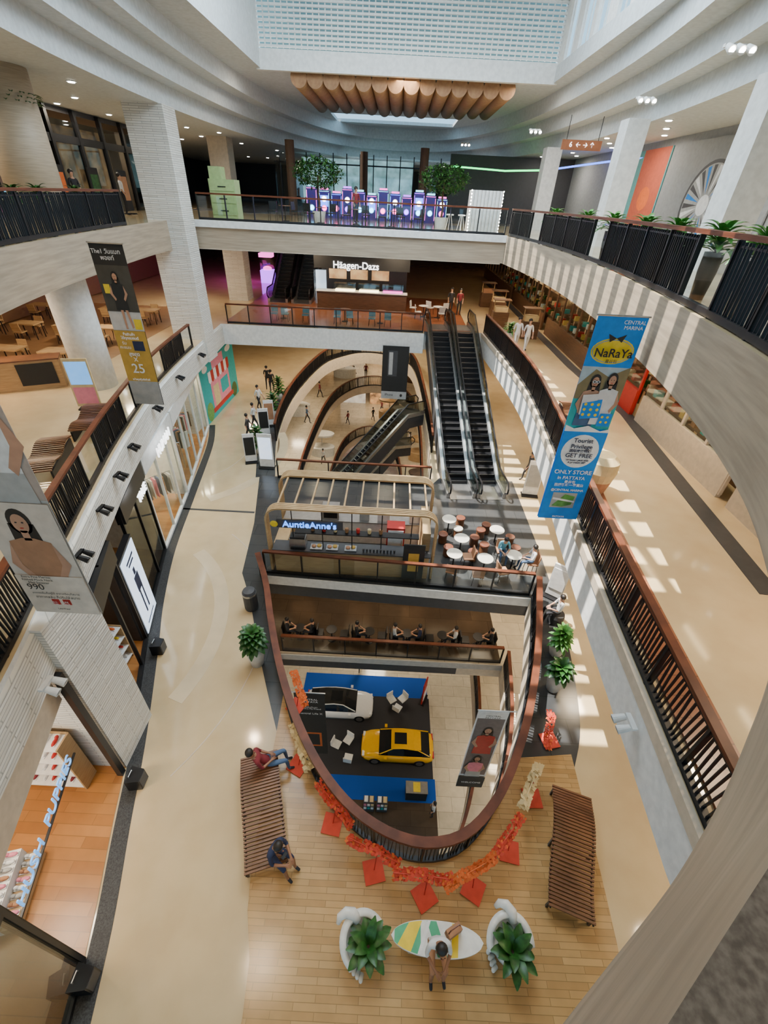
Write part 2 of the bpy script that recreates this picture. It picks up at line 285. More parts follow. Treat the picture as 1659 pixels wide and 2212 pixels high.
# ------------------------------------------------------------ railings
def railing(path,z,label,pat='s',hr=(.14,.07),step=1.4):
    path=[tuple(p) for p in path]; L=sum(math.dist(path[i],path[i-1]) for i in range(1,len(path))); n=max(1,round(L/step))
    o0=path[0]; root=thing('railing',label,'railing',(o0[0],o0[1],z)); fine=resn(path,n*4+1)
    P=[(x-o0[0],y-o0[1],0) for x,y in fine]
    B().sweep(P,hr[0],hr[1],rail,dz=1.1).obj('handrail',root); B().sweep(P,.1,.1,black,dz=.07).obj('bottom_rail',root)
    for i in range(n+1):
        p=P[i*4]; q=P[min(i*4+1,len(P)-1)] if i<n else P[-2]; a=math.atan2(q[1]-p[1],q[0]-p[0])
        B().box((0,0,.53),(.05,.09,1.06),black).obj('post',root,loc=p,rz=a)
    for i in range(n):
        k=pat[i%len(pat)]; seg=P[i*4:i*4+5]
        if k=='g':
            bb=B()
            for s in range(4):
                a,c=seg[s],seg[s+1]; bb.add([(a[0],a[1],.14),(c[0],c[1],.14),(c[0],c[1],1.0),(a[0],a[1],1.0)],[(0,1,2,3)],glass)
            bb.obj('glass_panel',root)
        else:
            bb=B(); s=resn(seg,14)
            for j in range(13):
                p=s[j]; q=s[j+1]; a=math.atan2(q[1]-p[1],q[0]-p[0])
                bb.box((p[0],p[1],.58),(.02,.04,.92),black,rz=a,tilt=('Y',random.uniform(-.07,.07)))
            bb.sweep(seg,.03,.03,black,dz=.98); bb.obj('slat_panel',root)
    return root
def off(path,d):
    out=[]
    for i,p in enumerate(path):
        a=path[max(i-1,0)];c=path[min(i+1,len(path)-1)];dx,dy=c[0]-a[0],c[1]-a[1];l=math.hypot(dx,dy) or 1; out.append((p[0]-dy/l*d,p[1]+dx/l*d))
    return out
V5r=off(V5,.12); V4r=off(V4s,.12)
railing(V5r[:50],27,'brown-capped balcony railing with black vertical slats and glass bays','ssgss')
railing(V5r[74:107],27,'brown-capped balcony railing with dense black slats','s')
railing([(-10.0,26.15),(5.3,26.15)],27,'glass bridge railing with brown handrail and dark posts','g')
railing(V4r[:44],21.6,'brown-capped balcony railing with slanting black slats','s')
railing(V4r[76:108],21.6,'brown-capped balcony railing with black slats and glass bays','ssg')
railing([(-10.2,28.4),(1.8,28.55)],21.6,'glass bridge railing with brown handrail and steel posts','g')
V3r=off(V3n,-.06)
railing(V3r,16.2,'wide brown wooden railing round the pointed floor opening','s',hr=(.2,.1),step=1.1)
railing([(-4.5,12.42),(5.7,11.95)],16.2,'glass railing with brown handrail in front of the snack kiosk','g')
railing(off(V3f,-.1)[4:56],16.2,'dark slatted railing round the long oval opening','s')
railing([(-5.6,19.45),(2.3,19.45)],16.2,'glass railing with brown handrail behind the kiosk','g')
railing([(-4.4,12.8),(5.8,12.75)],10.8,'glass railing with brown handrail beside the cafe tables','g')
railing(off(V2n,-.08)[30:],10.8,'dark slatted railing of the lower walkway','s')
railing(off(V2f,.08),10.8,'dark slatted railing round the lower oval opening','s')
railing(off(V1n,-.08)[28:],5.4,'dark slatted railing of the first floor walkway','s')
railing(off(V1f,.08),5.4,'dark slatted railing round the first floor opening','s')
st(B().sweep([(x,y,20.95) for x,y in V4s[70:]],.16,1.05,stone).obj('trim_3'))
st(B().sweep([(x,y,21.5) for x,y in V4s[:50]],.1,.24,beigew).obj('trim_2'))
st(B().box((-2.8,25.96,26.87),(16.4,.14,.3),white).obj('trim_4')); st(B().box((-2.8,26.06,26.2),(16.2,.1,.9),beigew).obj('trim_5'))
a_=math.atan2(-.5,10.35)
st(B().box((.57,12.03,15.97),(10.36,.06,.42),white,rz=a_).box((.57,12.05,15.48),(10.36,.04,.56),dkgrey,rz=a_).obj('trim_13'))
st(B().box((.7,12.62,10.6),(10.4,.06,.36),greyp).box((.7,12.64,10.16),(10.4,.04,.5),dkgrey).obj('trim_14'))
def col(c,d,z0,z1,m,nm='wall_column'):
    return st(B().box((0,0,(z1-z0)/2),(d[0],d[1],z1-z0),m).obj(nm,loc=(c[0],c[1],z0)))
col((-11.0,25.1),(1.7,1.3),20.42,31.1,stone,'wall_stone_pier'); col((-12.3,24.4),(1.5,1.0),16.2,20.4,stone,'wall_stone_pier')
col((-7.1,5.8),(1.7,1.4),16.2,21.55,stone,'wall_stone_pier')
col((8.9,34),(.9,.9),27,31.1,white); col((8.75,22.4),(.8,.8),27,31.1,white); col((8.9,14.5),(.9,.9),27,31.1,white)
col((-11.6,36),(1.4,1.4),21.6,25.8,stone,'wall_stone_pier'); col((-12.3,38),(1.3,1.3),27,31.1,beigew)
for x,y in((-7.5,37.4),(1.5,38.4),(6,44),(-3,44)): st(B().cyl((x,y,27),(x,y,31.1),.3,bark).obj('wall_column'))
st(B().cyl((-11.9,17.2,21.6),(-11.9,17.2,25.8),.7,white,n=24).obj('wall_column',smooth=True))
st(B().cyl((-12.6,18.4,27),(-12.6,18.4,31.1),.85,mat('travertine',(.52,.42,.30),.5,kind='wood',col2=(.42,.33,.23)),n=28).obj('wall_column',smooth=True))
b=B()
for i in range(60): a=i*2*pi/60; b.leaf((-12.6+.86*math.cos(a),18.4+.86*math.sin(a),30.25+.1*(i%3)),a,.2,.2,.12,leafm,.5,3)
b.obj('leaf_garland',label='green leafy garland wrapped round a column',category='garland')
# ------------------------------------------------------------ ceiling
t0=B().cyl((0,0,0),(0,8,0),.41,brownt,n=20).obj('ceiling_tube',loc=(-5.4,30.3,33.0),label='long brown fabric tube hung under the ceiling',category='ceiling baffle',group='brown ceiling tubes')
for p_ in t0.data.polygons: p_.use_smooth=len(p_.vertices)==4
for i in range(1,14):
    c=dup(t0,(-5.4+i*.81,30.3+i*.03,33.0)); c.scale=(1,1-.02*abs(i-6)+.03*(i%3),1)
dl=B().cyl((0,0,0),(0,0,-.04),.11,coolE,n=12).cyl((0,0,0),(0,0,-.02),.16,white,n=14).obj('downlight',loc=(-12,14,31.1),label='small round recessed ceiling downlight, lit',category='ceiling light',group='ceiling downlights')
pos=[(-13.5,24),(-14,20),(-15.5,26),(-12,30),(-12.5,33),(-14.5,33),(-13.5,38),(-12,42),(-15,45),(-10.5,47),(-17,37),(-18,30),(-11.5,20.5),(-12.5,27),(-14.8,29),(-11.3,35),(-16,41)]
pos+=[(9.8+((i*7)%3)*.9,10+i*2.0) for i in range(20)]+[(-9+i*1.9,54+((i*5)%3)*1.5) for i in range(10)]+[(-16+i*2,58) for i in range(16)]
for p in pos: dup(dl,(p[0],p[1],31.1))
for p in [(7.2+(i%2)*1.2,8+i*2.3) for i in range(14)]+[(-13-(i%3)*2,14+i*1.6) for i in range(12)]: dup(dl,(p[0],p[1],25.8))
def spot(loc,az,m,lab,n=1,s=1):
    r=thing('spotlight',lab,'spotlight',loc,az); B().box((0,0,0),((.12+.22*(n-1))*s,.1*s,.06*s),m).obj('bracket',r)
    for k in range(n):
        dx=(k-(n-1)/2)*.22*s; bb=B(); bb.cyl((dx,0,0),(dx,.1*s,-.05*s),.015*s,m,n=6); bb.cyl((dx,.06*s,-.02*s),(dx,.28*s,-.12*s),.06*s,m,r1=.085*s,n=14); bb.obj('lamp_head',r)
        B().cyl((dx,.282*s,-.121*s),(dx,.286*s,-.124*s),.06*s,coolE if n==3 else greyp,n=12).obj('lens',r)
    return r
for y,x in((7.5,-7.15),(9.3,-7.65),(11,-8.1),(12.8,-8.6),(16,-9.25),(19.5,-9.8),(23,-10.1)): spot((x+.1,y,21.3),-pi/2,black,'black twin spotlight on the stone balcony edge',2,.9)
spot((-5.9,4.4,21.0),-pi/2,white,'white twin spotlight on the balcony edge',2,.9); spot((4.5,4.2,21.1),pi/2,white,'white twin spotlight on the balcony edge',2,.9)
for x,y in((7.2,14),(7.9,20),(6.5,29),(4,37)): spot((x,y,31.35),pi,white,'white cluster of spotlights under the ceiling rim',3,1.0)
# ------------------------------------------------------------ escalators
def escalator(loc,rz,L,H,w,label,group=None):
    r=thing('escalator',label,'escalator',loc,rz,group); p=[(-1.2,0),(0.2,0),(L-.2,H),(L+1.2,H)]
    up=lambda d:[(a,b+d) for a,b in p]
    B().extr([(-1.2,-.02),(.2,-.02),(L-.2,H-.02),(L+1.2,H-.02),(L+1.2,H-.75),(L,H-.75),(1.6,-.02)],-w/2,w/2,dkgrey).obj('truss',r)
    for s in(-1,1):
        x=s*(w/2-.09); B().extr(up(.02)+up(.28)[::-1],x-.09,x+.09,steel).obj('skirt',r)
        B().extr(up(.28)+up(.98)[::-1],x-.012,x+.012,dglass).obj('glass_balustrade',r)
        B().tube([(x,-1.2,.3),(x,-1.5,.5),(x,-1.52,.75),(x,-1.3,1.0)]+[(x,a,bb+1.0) for a,bb in p[1:3]]+[(x,L+1.3,H+1.0),(x,L+1.52,H+.75),(x,L+1.5,H+.5),(x,L+1.2,H+.3)],.045,black).obj('handrail',r)
    n=int(H/.2); s0=B().box((0,0,0),(w-.38,L/n,.2),black).box((0,-L/n/2+.015,.102),(w-.38,.03,.004),steel).obj('step',r,loc=(0,.3,.12))
    for i in range(1,n):
        c=s0.copy(); COL.objects.link(c); c.parent=r; c.location=(0,.3+i*(L-.5)/n,.12+i*H/n)
    B().box((0,-.6,.03),(w-.38,1.5,.03),steel).obj('landing_plate',r); B().box((0,L+.6,H+.03),(w-.38,1.4,.03),steel).obj('landing_plate',r)
    return r
yw=math.atan2(.9,10)
escalator((3.72,19.6,16.2),yw,10.0,5.4,1.5,'moving staircase with dark steps and glass sides','twin escalators')
escalator((5.25,19.7,16.2),yw,10.0,5.4,1.5,'moving staircase with dark steps beside the balcony edge','twin escalators')
escalator((-8.7,36.5,21.6),0,9.5,5.4,1.5,'black escalator rising to the food floor')
escalator((-6.95,36.5,21.6),0,9.5,5.4,1.5,'black escalator next to the dessert shop')
escalator((-4.2,33,5.4),-1.25,5.2,5.2,1.2,'dark escalator crossing the lower oval opening')
escalator((-4.6,24.6,10.8),-.95,7,5.3,1.3,'dark escalator climbing diagonally across the oval opening')
# ------------------------------------------------------------ banners
def banner(loc,w,h,label,base,draw,rz=0,arm=0):
    r=thing('banner',label,'banner',loc,rz); B().box((w/2,0,-h/2),(w,.006,h),base).obj('cloth',r)
    B().cyl((min(-.03,arm),0,.0),(max(w+.03,arm),0,0),.02,steel,n=8).obj('rod',r); b=B(); draw(b,r,w,h)
    if b.v: b.obj('printed_artwork',r)
    return r
def tx(r,s,size,m,x,z,d=-.09,bold=.0): return text(s,size,m,(x,d,z),r,ext=.001,bold=bold)
def woman(b,x,z,s,hair,top,sk,pant,l=3):
    b.fell(x,z+.02*s,.11*s,.15*s,hair,l); b.flat([(x-.12*s,z),(x+.12*s,z),(x+.14*s,z-.3*s),(x-.14*s,z-.3*s)],hair,l)
    b.fell(x,z,.075*s,.11*s,sk,l+1); b.frect(x-.035*s,z-.2*s,x+.035*s,z-.08*s,sk,l+1)
    b.flat([(x-.2*s,z-.22*s),(x-.06*s,z-.17*s),(x+.06*s,z-.17*s),(x+.2*s,z-.22*s),(x+.2*s,z-.7*s),(x-.2*s,z-.7*s)],top,l+1)
    for sg in(-1,1):
        b.flat([(x+sg*.2*s,z-.24*s),(x+sg*.29*s,z-.5*s),(x+sg*.16*s,z-.72*s),(x+sg*.12*s,z-.66*s),(x+sg*.2*s,z-.5*s)],sk,l+2)
        b.fell(x+sg*.03*s,z+.015*s,.012*s,.008*s,bk,l+2,8)
    b.flat([(x-.2*s,z-.7*s),(x+.2*s,z-.7*s),(x+.22*s,z-1.0*s),(x-.22*s,z-1.0*s)],pant,l+1); b.fell(x,z-.05*s,.02*s,.008*s,red,l+2,8)
hills=mat('hills',(.25,.2,.1),.8)
def nry(b,r,w,h):
    tx(r,'CENTRAL\nMARINA',.1,wprint,w*.72,-.15); b.fell(w/2,-.68,.44,.26,yellow); b.fell(w/2,-.68,.41,.23,blue,2); b.fell(w/2,-.68,.4,.22,yellow,3)
    tx(r,'NaRaYa',.24,bk,w/2,-.7,bold=.004); b.flat([(w/2,-.42),(w/2-.18,-.34),(w/2-.12,-.5)],bk,4); b.flat([(w/2,-.42),(w/2+.18,-.34),(w/2+.12,-.5)],bk,4); tx(r,'曼谷包',.08,bk,w/2,-.86)
    b.frect(0,-1.65,w,-1.0,mat('skyprint',(.45,.55,.6),.8)); b.flat([(0,-1.4),(.3,-1.05),(.6,-1.2),(w,-.98),(w,-1.7),(0,-1.7)],hills,2); b.frect(0,-2.4,w,-1.6,tealp,1)
    woman(b,.36,-1.32,1.0,hairm,skin,skin,denim,4); woman(b,.7,-1.27,1.0,hairm,whcloth,skin,whcloth,8); b.flat([(.18,-1.6),(.5,-1.56),(.55,-2.0),(.2,-2.05)],whcloth,12); b.flat([(.22,-1.78),(.62,-1.68),(.66,-2.1),(.24,-2.15)],blue,13); b.flat([(.68,-2.0),(.95,-2.0),(.95,-2.3),(.66,-2.3)],blue,13)
    for i in range(9): b.fell(.29+(i%3)*.14,-1.8-(i//3)*.12,.035,.035,yellow,14,8)
    for i in range(4): b.fell(.74+(i%2)*.12,-2.08-(i//2)*.12,.03,.03,yellow,14,8)
    b.frect(.28,-1.33,.44,-1.28,bk,14); b.fell(.32,-1.3,.04,.03,wprint,15,10); b.fell(.4,-1.3,.04,.03,wprint,15,10); b.fell(.32,-1.3,.025,.018,bk,16,10); b.fell(.4,-1.3,.025,.018,bk,16,10)
    b.flat([(0,-2.3),(.2,-2.38),(.5,-2.3),(.8,-2.42),(w,-2.36),(w,-2.5),(0,-2.5)],wprint,15); b.frect(0,-h,w,-2.45,blue,16); b.fell(w/2,-2.95,.43,.43,wprint,17,28)
    for s,sz,z,m in(('Tourist\nPrivilege',.15,-2.74,navy),('国际旅游特权',.085,-2.93,navy),('GET FREE',.15,-3.05,navy),('Welcome pack with\nA premium gift*',.065,-3.2,navy),('ONLY STORE',.15,-3.5,wprint),('in PATTAYA',.125,-3.66,wprint),('曼谷包\n芭提雅唯一專賣店',.09,-3.82,wprint),('@CENTRAL MARINA',.085,-4.01,wprint),('PATTAYA',.07,-4.82,wprint)): tx(r,s,sz,m,w/2,z,bold=.002)
    b.frect(.2,-4.55,.8,-4.1,greyp,17); b.flat([(.24,-4.5),(.5,-4.14),(.76,-4.2),(.72,-4.45),(.5,-4.52)],leafl,18); b.flat([(.22,-4.3),(.78,-4.38),(.78,-4.33),(.22,-4.24)],wprint,19)
banner((4.0,9.35,26.65),1.0,4.9,'tall blue and yellow bag shop banner with two women',blue,nry)
def the1(b,r,w,h):
    tx(r,'The1 วันแบก\nพอยท์',.16,wprint,w/2,-.28); b.frect(0,-2.35,w,-1.5,mat('greyfade',(.5,.48,.45),.7,emit=.1)); b.frect(0,-1.8,w,-.55,mat('brownfade',(.06,.055,.045),.7),2)  # grey print emits faintly, as the cloth is backlit
    woman(b,.5,-.85,.9,hairm,bk,skin,bk,4); b.flat([(.42,-1.75),(.5,-1.75),(.5,-2.3),(.44,-2.3)],skin,6); b.flat([(.56,-1.75),(.64,-1.75),(.7,-2.25),(.64,-2.28)],skin,6); b.frect(.1,-1.3,.28,-1.05,yellow,5); b.frect(.72,-2.3,.95,-2.0,yellow,5)
    b.frect(0,-3.98,w,-2.35,gold,7); b.frect(0,-h,w,-3.95,greyp,8); b.frect(.5,-2.95,.85,-2.65,navy,9)
    for s,sz,z in(('ซื้อสินค้า\nได้ทุกแบรนด์',.11,-2.5),('สูงสุด',.15,-3.05),('X',.17,-3.22),('25',.42,-3.52),('แต้มสุดคุ้มถึงสิ้นปี',.08,-3.87)): tx(r,s,sz,wprint,w/2,z,bold=.004)
    tx(r,'รับ\nคะแนน',.13,wprint,.27,-2.78)
banner((-8.75,14.2,26.95),.98,4.75,'black and gold shopping points banner with a woman',bk,the1)
def uni(b,r,w,h):
    b.frect(0,-2.6,w,-0,mat('uni1',(.34,.28,.24),.8,emit=.1)); woman(b,.6,-.5,2.3,hairm,whcloth,skin,greyp,3); b.frect(0,-h,w,-2.65,mat('uni2',(.50,.44,.37),.8,emit=.12),9)  # prints lightened and faintly emissive, replacing missing front light
    woman(b,.6,-3.05,1.75,hairm,tan,skin,greyp,10); b.frect(0,-h,w,-4.2,mat('uni3',(.56,.50,.42),.8,emit=.12),14)  # lower print has the same added emission
    for s,sz,z,x in(('Extra Fine Merino\nRibbed Mock Neck\nMini Sweater',.07,-4.27,.4),('990',.2,-4.45,.3),('อากาศเย็นก็อยู่ได้ อากาศร้อนก็สบาย',.06,-4.6,.6),('อากาศสลับ ก็ปรับให้สบาย',.08,-4.7,.6),('LifeWear',.06,-5.0,.6)): tx(r,s,sz,bk,x,z)
    b.frect(.42,-4.92,.56,-4.78,red,15); b.frect(.62,-4.92,.76,-4.78,red,15); tx(r,'UNI\nQLO',.055,wprint,.69,-4.85); tx(r,'ユニ\nクロ',.05,wprint,.49,-4.85)
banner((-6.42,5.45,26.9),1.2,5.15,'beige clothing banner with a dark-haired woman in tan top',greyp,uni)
def blkban(b,r,w,h): b.frect(.35,-1.9,.95,-.3,dkgrey); b.frect(.42,-1.8,.66,-.4,greyp,2); b.frect(0,-h,w,-2.9,greyp,2); b.fell(w-.35,-3.15,.08,.1,bk,3); tx(r,'iPhone',.2,bk,.5,-3.1)
banner((-.6,27.95,20.9),1.65,3.4,'tall black phone banner with pale bottom strip',bk,blkban)
def low1(b,r,w,h):
    tx(r,'CENTRAL\nPATTAYA',.14,wprint,w/2,-.35); tx(r,'เปิดเพิ่มกับเรา\nYou Are My Friend',.1,wprint,w/2,-.8); tx(r,'Central Life X',.15,wprint,w/2,-1.15); b.frect(.2,-3.6,.85,-2.6,orange); b.frect(.28,-3.5,.77,-2.7,bk,2)
banner((-2.75,8.4,14.6),1.05,4.2,'long black mall banner with white and orange print',bk,low1,arm=-.3)
def low2(b,r,w,h):
    tx(r,'CENTRAL\nPATTAYA',.12,bk,w/2,-.25); b.frect(.05,-4.6,w-.05,-.5,mat('fogprint',(.2,.16,.15),.7)); woman(b,.55,-1.3,1.6,hairm,red,skin,red,3); woman(b,.5,-3.3,1.4,hairm,pink,skin,greyp,8); b.frect(0,-h,w,-4.7,bk,12); tx(r,'WELCOME',.16,wprint,w/2,-5.1)
banner((3.5,8.1,14.6),1.05,5.6,'long grey fashion banner with people in red clothes',wprint,low2,arm=1.5)
# ------------------------------------------------------------ snack kiosk
k=thing('snack_kiosk','oak-framed pretzel kiosk with slatted open roof and counters','kiosk',(-1.15,12.75,16.2))
def bandloop(y,wd,m,w=3.1,h=3.05,r=.5,th=.035):
    pts=[(-w,y,0.05)]+[(-w,y,h-r)]+[(-w+r-r*math.cos(a),y,h-r+r*math.sin(a)) for a in [pi/2*i/6 for i in range(1,7)]]
    pts+=[(w-r+r*math.sin(a),y,h-r+r*math.cos(a)) for a in [pi/2*i/6 for i in range(7)]]+[(w,y,.05)]; b=B(); vs=[]
    for i,p in enumerate(pts):
        d=Vector(pts[min(i+1,len(pts)-1)])-Vector(pts[max(i-1,0)]); d.normalize(); n=Vector((-d.z,0,d.x))*th
        for yy,s in((-wd/2,-1),(wd/2,-1),(wd/2,1),(-wd/2,1)): vs.append(Vector(p)+Vector((0,yy,0))+n*s)
    fs=[(4*i+q,4*i+(q+1)%4,4*i+4+(q+1)%4,4*i+4+q) for i in range(len(pts)-1) for q in range(4)]+[(3,2,1,0),tuple(len(vs)-4+q for q in range(4))]
    return b.add(vs,fs,m)
for y in(-.24,-.14,-.04,.06,2.0,2.1,2.2,2.3,2.4): bandloop(y,.075,oak).obj('curved_oak_slat',k)
for i in range(10): B().box((-2.7+i*.6,1.0,2.98),(.06,2.0,.07),oak).obj('roof_beam',k)
B().box((0,.02,.55),(5.9,.5,1.1),oak).box((0,.02,1.13),(6,.6,.05),dkgrey).obj('front_counter',k)
B().box((0,2.0,.55),(5.9,.5,1.1),white).box((0,2.0,1.13),(6,.6,.05),steel).obj('rear_counter',k)
B().box((-2.8,1,.55),(.5,1.6,1.1),oak).obj('side_counter',k); B().box((2.8,1,1.0),(.3,1.8,2.0),oak).obj('side_panel',k)
for i in range(5): B().cyl((-2.2+i*1.1,-.05,1.15),(-2.2+i*1.1,-.05,2.95),.02,black,n=6).obj('shelf_post',k)
B().box((.2,-.05,1.95),(4.6,.3,.04),black).obj('upper_shelf',k); B().box((-1.5,-.3,2.45),(2.4,.04,.36),dkgrey).obj('sign_board',k)
text("AuntieAnne's",.36,signB,(-1.5,-.35,2.45),k,ext=.02,bold=.004); B().lathe([(.05,-.02),(.14,0),(.05,.02)],yellow).obj('pretzel_emblem',k,loc=(-2.78,-.35,2.45)).rotation_euler=(pi/2,0,0)
def prop(name,label,cat,loc,parts,rz=0,group=None):
    r=thing(name,label,cat,loc,rz,group); last={}
    for nm,bb in parts:
        if nm=='handle' and 'door' in last: bb.obj(nm,last['door'])
        else: last[nm]=bb.obj(nm,r)
    return r
zc=16.2+1.16
prop('espresso_machine','steel espresso machine on the kiosk counter','coffee machine',(-3.2,12.8,zc),[('body',B().box((0,0,.25),(.6,.4,.4),steel)),('drip_tray',B().box((0,-.22,.06),(.5,.12,.05),black)),('cup_rack',B().box((0,0,.48),(.55,.36,.05),black))])
prop('oven','pale steel countertop oven in the kiosk','oven',(-2.2,14.75,zc),[('body',B().box((0,0,.3),(.7,.45,.6),steel)),('door',B().box((0,-.24,.3),(.55,.03,.4),black)),('handle',B().cyl((-.2,-.28,.52),(.2,-.28,.52),.015,steel))])
prop('drink_cooler','red upright drinks cooler in the kiosk','refrigerator',(.5,13.55,16.22),[('body',B().box((0,0,.9),(.7,.5,1.8),red)),('door',B().box((0,-.26,.95),(.6,.03,1.5),wprint)),('handle',B().box((.25,-.29,1),(.02,.03,.5),steel))])
prop('menu_board','black upright menu poster with chocolate drink print','menu board',(1.2,12.38,16.22),[('panel',B().box((0,0,.95),(.8,.05,1.7),bk)),('print',B().frect(-.2,.5,.2,1.4,gold,8)),('foot',B().box((0,0,.02),(.6,.12,.03),black))])
for i,x in enumerate((-2.5,-1.9,-1.2)): prop('pretzel_tray','shallow tray of brown baked pretzels','food tray',(x,12.72,zc),[('tray',B().box((0,0,.03),(.45,.32,.05),steel)),('pretzels',B().ell((-.1,0,.08),(.09,.09,.04),tan).ell((.1,.04,.08),(.09,.09,.04),gold))])
for i in range(10): prop('paper_cup','small dark paper cup on the counter','cup',(-.7+i*.13,12.6,zc),[('cup',B().lathe([(.03,0),(.045,.16)],dkgrey,n=10))],group='counter cups')
for x,m,w_ in((.0,white,.5),(-.8,greyp,.4),(1.3,white,.45)): prop('storage_box','pale plastic box on the rear kiosk counter','box',(x,14.75,zc),[('box',B().box((0,0,.2),(w_,.35,.4),m)),('lid',B().box((0,0,.42),(w_+.04,.38,.04),greyp))])
for i in range(7): prop('glass_jar','small jar on the kiosk shelf','jar',(-2.6+i*.42,12.72,18.18),[('jar',B().lathe([(.06,0),(.07,.05),(.07,.18),(.04,.2)],(brownt,red,creamp)[i%3],n=10))],group='shelf jars')
# ------------------------------------------------------------ tables, stools, chairs
def rtable(loc,r=.35,h=.72,top=white,lab='round white cafe table on a single pedestal',group='cafe tables'):
    return prop('cafe_table',lab,'table',loc,[('table_top',B().lathe([(r*.96,h-.03),(r,h-.015),(r*.98,h)],top,n=24)),('pedestal',B().cyl((0,0,.03),(0,0,h-.03),.03,black)),('base',B().lathe([(.22,0),(.2,.025),(.03,.04)],black,n=18))],group=group)
def stool(loc,seat,lab,group='round stools'):
    return prop('stool',lab,'stool',loc,[('seat_cushion',B().lathe([(.19,.38),(.21,.41),(.2,.46),(.1,.475),(.001,.475)],seat)),('base',B().lathe([(.17,0),(.19,.05),(.18,.38)],slatw))],group=group)
def chair(loc,rz,m,lab,group='cafe chairs'):
    p=[('seat',B().box((0,0,.45),(.42,.42,.05),m)),('backrest',B().box((0,.2,.7),(.42,.04,.38),m,tilt=('X',-.12)))]
    for sx in(-1,1):
        for sy in(-1,1): p.append(('leg',B().cyl((sx*.17,sy*.17,.43),(sx*.2,sy*.2,0),.016,black,n=6)))
    return prop('chair',lab,'chair',loc,p,rz,group)
brl=mat('brown_leather',(.16,.05,.025),.4); ivory=mat('ivory_top',(.7,.66,.56),.4)
for x,y,m in((2.6,14.85,brl),(3.3,15.3,ivory),(3.95,14.75,brl),(4.3,14.3,brl),(5.5,14.9,brl),(3.75,13.8,brl),(4.6,15.7,brl),(5.6,14.2,brl),(3.5,16.1,brl),(4.3,15.3,brl),(2.75,14.0,brl)): stool((x,y,16.22),m,'round stool with brown leather seat' if m is brl else 'round stool with pale seat')
for x,y in((3.3,14.3),(4.9,15.0),(2.9,13.3),(4.1,13.1),(5.3,13.4),(2.9,15.6)): rtable((x,y,16.22),.32,.72,ivory)
for x,y,r in((2.75,12.6,2.9),(3.5,13.45,-1.5),(3.75,12.45,3.1),(4.75,12.7,1.8)): chair((x,y,16.22),r,tan,'tan shell cafe chair with thin dark legs')
for x,y,r in((4.95,13.95,0),(6.05,13.3,-1.57)): chair((x,y,16.22),r,tan,'tan shell cafe chair with a person seated on it')
for i,x in enumerate((-3.7,-2.2,-.4,1.4,3.1,4.8)):
    rtable((x,13.6,10.82),.26,.72,black,'round dark cafe table near the glass railing','lower cafe tables')
    for s in(-1,1): chair((x+s*.62,13.6,10.82),-s*pi/2,black,'black cafe chair at a round dark table','lower cafe chairs')
inlay(R(-7,12.75,5.85,17.5),10.8,brfloor)
gc=mat('grey_blue_chair',(.10,.24,.30),.6)
for x in(-7.6,-6.9,-5.6,-3.6,-2.8,-1.4,-.4): chair((x,29.6,21.62),pi*(x%2>1),gc,'slate blue cafe chair near the bridge railing')
for x in(-7.2,-3.2,-.9): rtable((x,30.4,21.62),.4,.74,slatw,'round brown table near the bridge railing')
for x,y in((1.3,33.6),(2.5,33.9),(3.5,33.5),(1.6,32.2),(3.2,32.1)): chair((x,y,21.62),x,white,'white shell chair with light frame')
for x,y in((2,33.0),(3,32.9)): rtable((x,y,21.62),.35,.72,white)
# ------------------------------------------------------------ benches
def bench(loc,rz,lab):
    L=2.5;w=.92; r=thing('slatted_bench',lab,'bench',loc,rz,'wavy benches'); zf=lambda t:.42+.13*math.sin(t*pi*2*1.1+.6)
    b=B()
    for i in range(34):
        y=-L/2+L*(i+.5)/34; b.box((0,y,zf(y/L)),(w,.042,.05),slatw)
    b.obj('seat_slats',r)
    for s in(-1,1):
        B().tube([(s*(w/2-.04),-L/2+L*i/16,zf(-.5+i/16)-.05) for i in range(17)],.02,black,6).obj('side_frame',r)
        for y in(-1.15,0,1.15): B().box((s*(w/2-.04),y,(zf(y/L)-.05)/2),(.05,.05,zf(y/L)-.05),black).obj('leg',r)
    for y in(-1.15,0,1.15): B().box((0,y,.2),(w-.08,.04,.04),black).obj('cross_bar',r)
bench((-2.5,4.25,16.22),math.atan2(.8,2.4),'wavy brown slatted wooden lounge bench with seated people')
bench((4.65,3.75,16.22),-math.atan2(.8,2.5),'wavy brown slatted wooden lounge bench, empty')
for x,y,z,rz in((-9.7,10.8,21.6,.35),(7.0,15.8,21.65,-.1),(-9.9,13.4,21.6,.3)):
    r=thing('slatted_bench','dark brown slatted bench by the railing','bench',(x,y,z),rz); b=B()
    for i in range(26): b.box((0,-1.1+i*.088,.42+.06*math.sin(i*.4)),(.8,.04,.04),slatw)
    b.obj('seat_slats',r)
    for s in(-1,1): B().box((s*.35,0,.18),(.05,2.1,.34),black).obj('side_frame',r)
# ------------------------------------------------------------ plants
def plant(loc,lab,ph=.6,pr=.22,n=26,ln=.45,w=.14,m=leafm,stem=.3,pm=None):
    r=thing('potted_plant',lab,'plant',loc); B().lathe([(pr*.72,0),(pr,ph*.6),(pr*1.02,ph),(pr*.85,ph),(pr*.8,ph*.93),(.001,ph*.93)],pm or pot,n=24).obj('pot',r,smooth=True)
    B().lathe([(pr*.8,ph*.94),(.001,ph*.95)],soil).obj('soil',r); b=B()
    for i in range(n):
        a=i*2.4; t=i/n; b.leaf((.03*math.cos(a),.03*math.sin(a),ph+stem*t),a,.35+1.0*t,ln*(1-.25*t)*random.uniform(.85,1.1),w,m,.75)
    b.cyl((0,0,ph*.9),(0,0,ph+stem),.02,bark,n=6); b.obj('foliage',r,smooth=True); return r
plant((-3.75,8.35,16.2),'bushy green plant in a tall white pot',.85,.27,70,.5,.2,leafm,stem=.55)
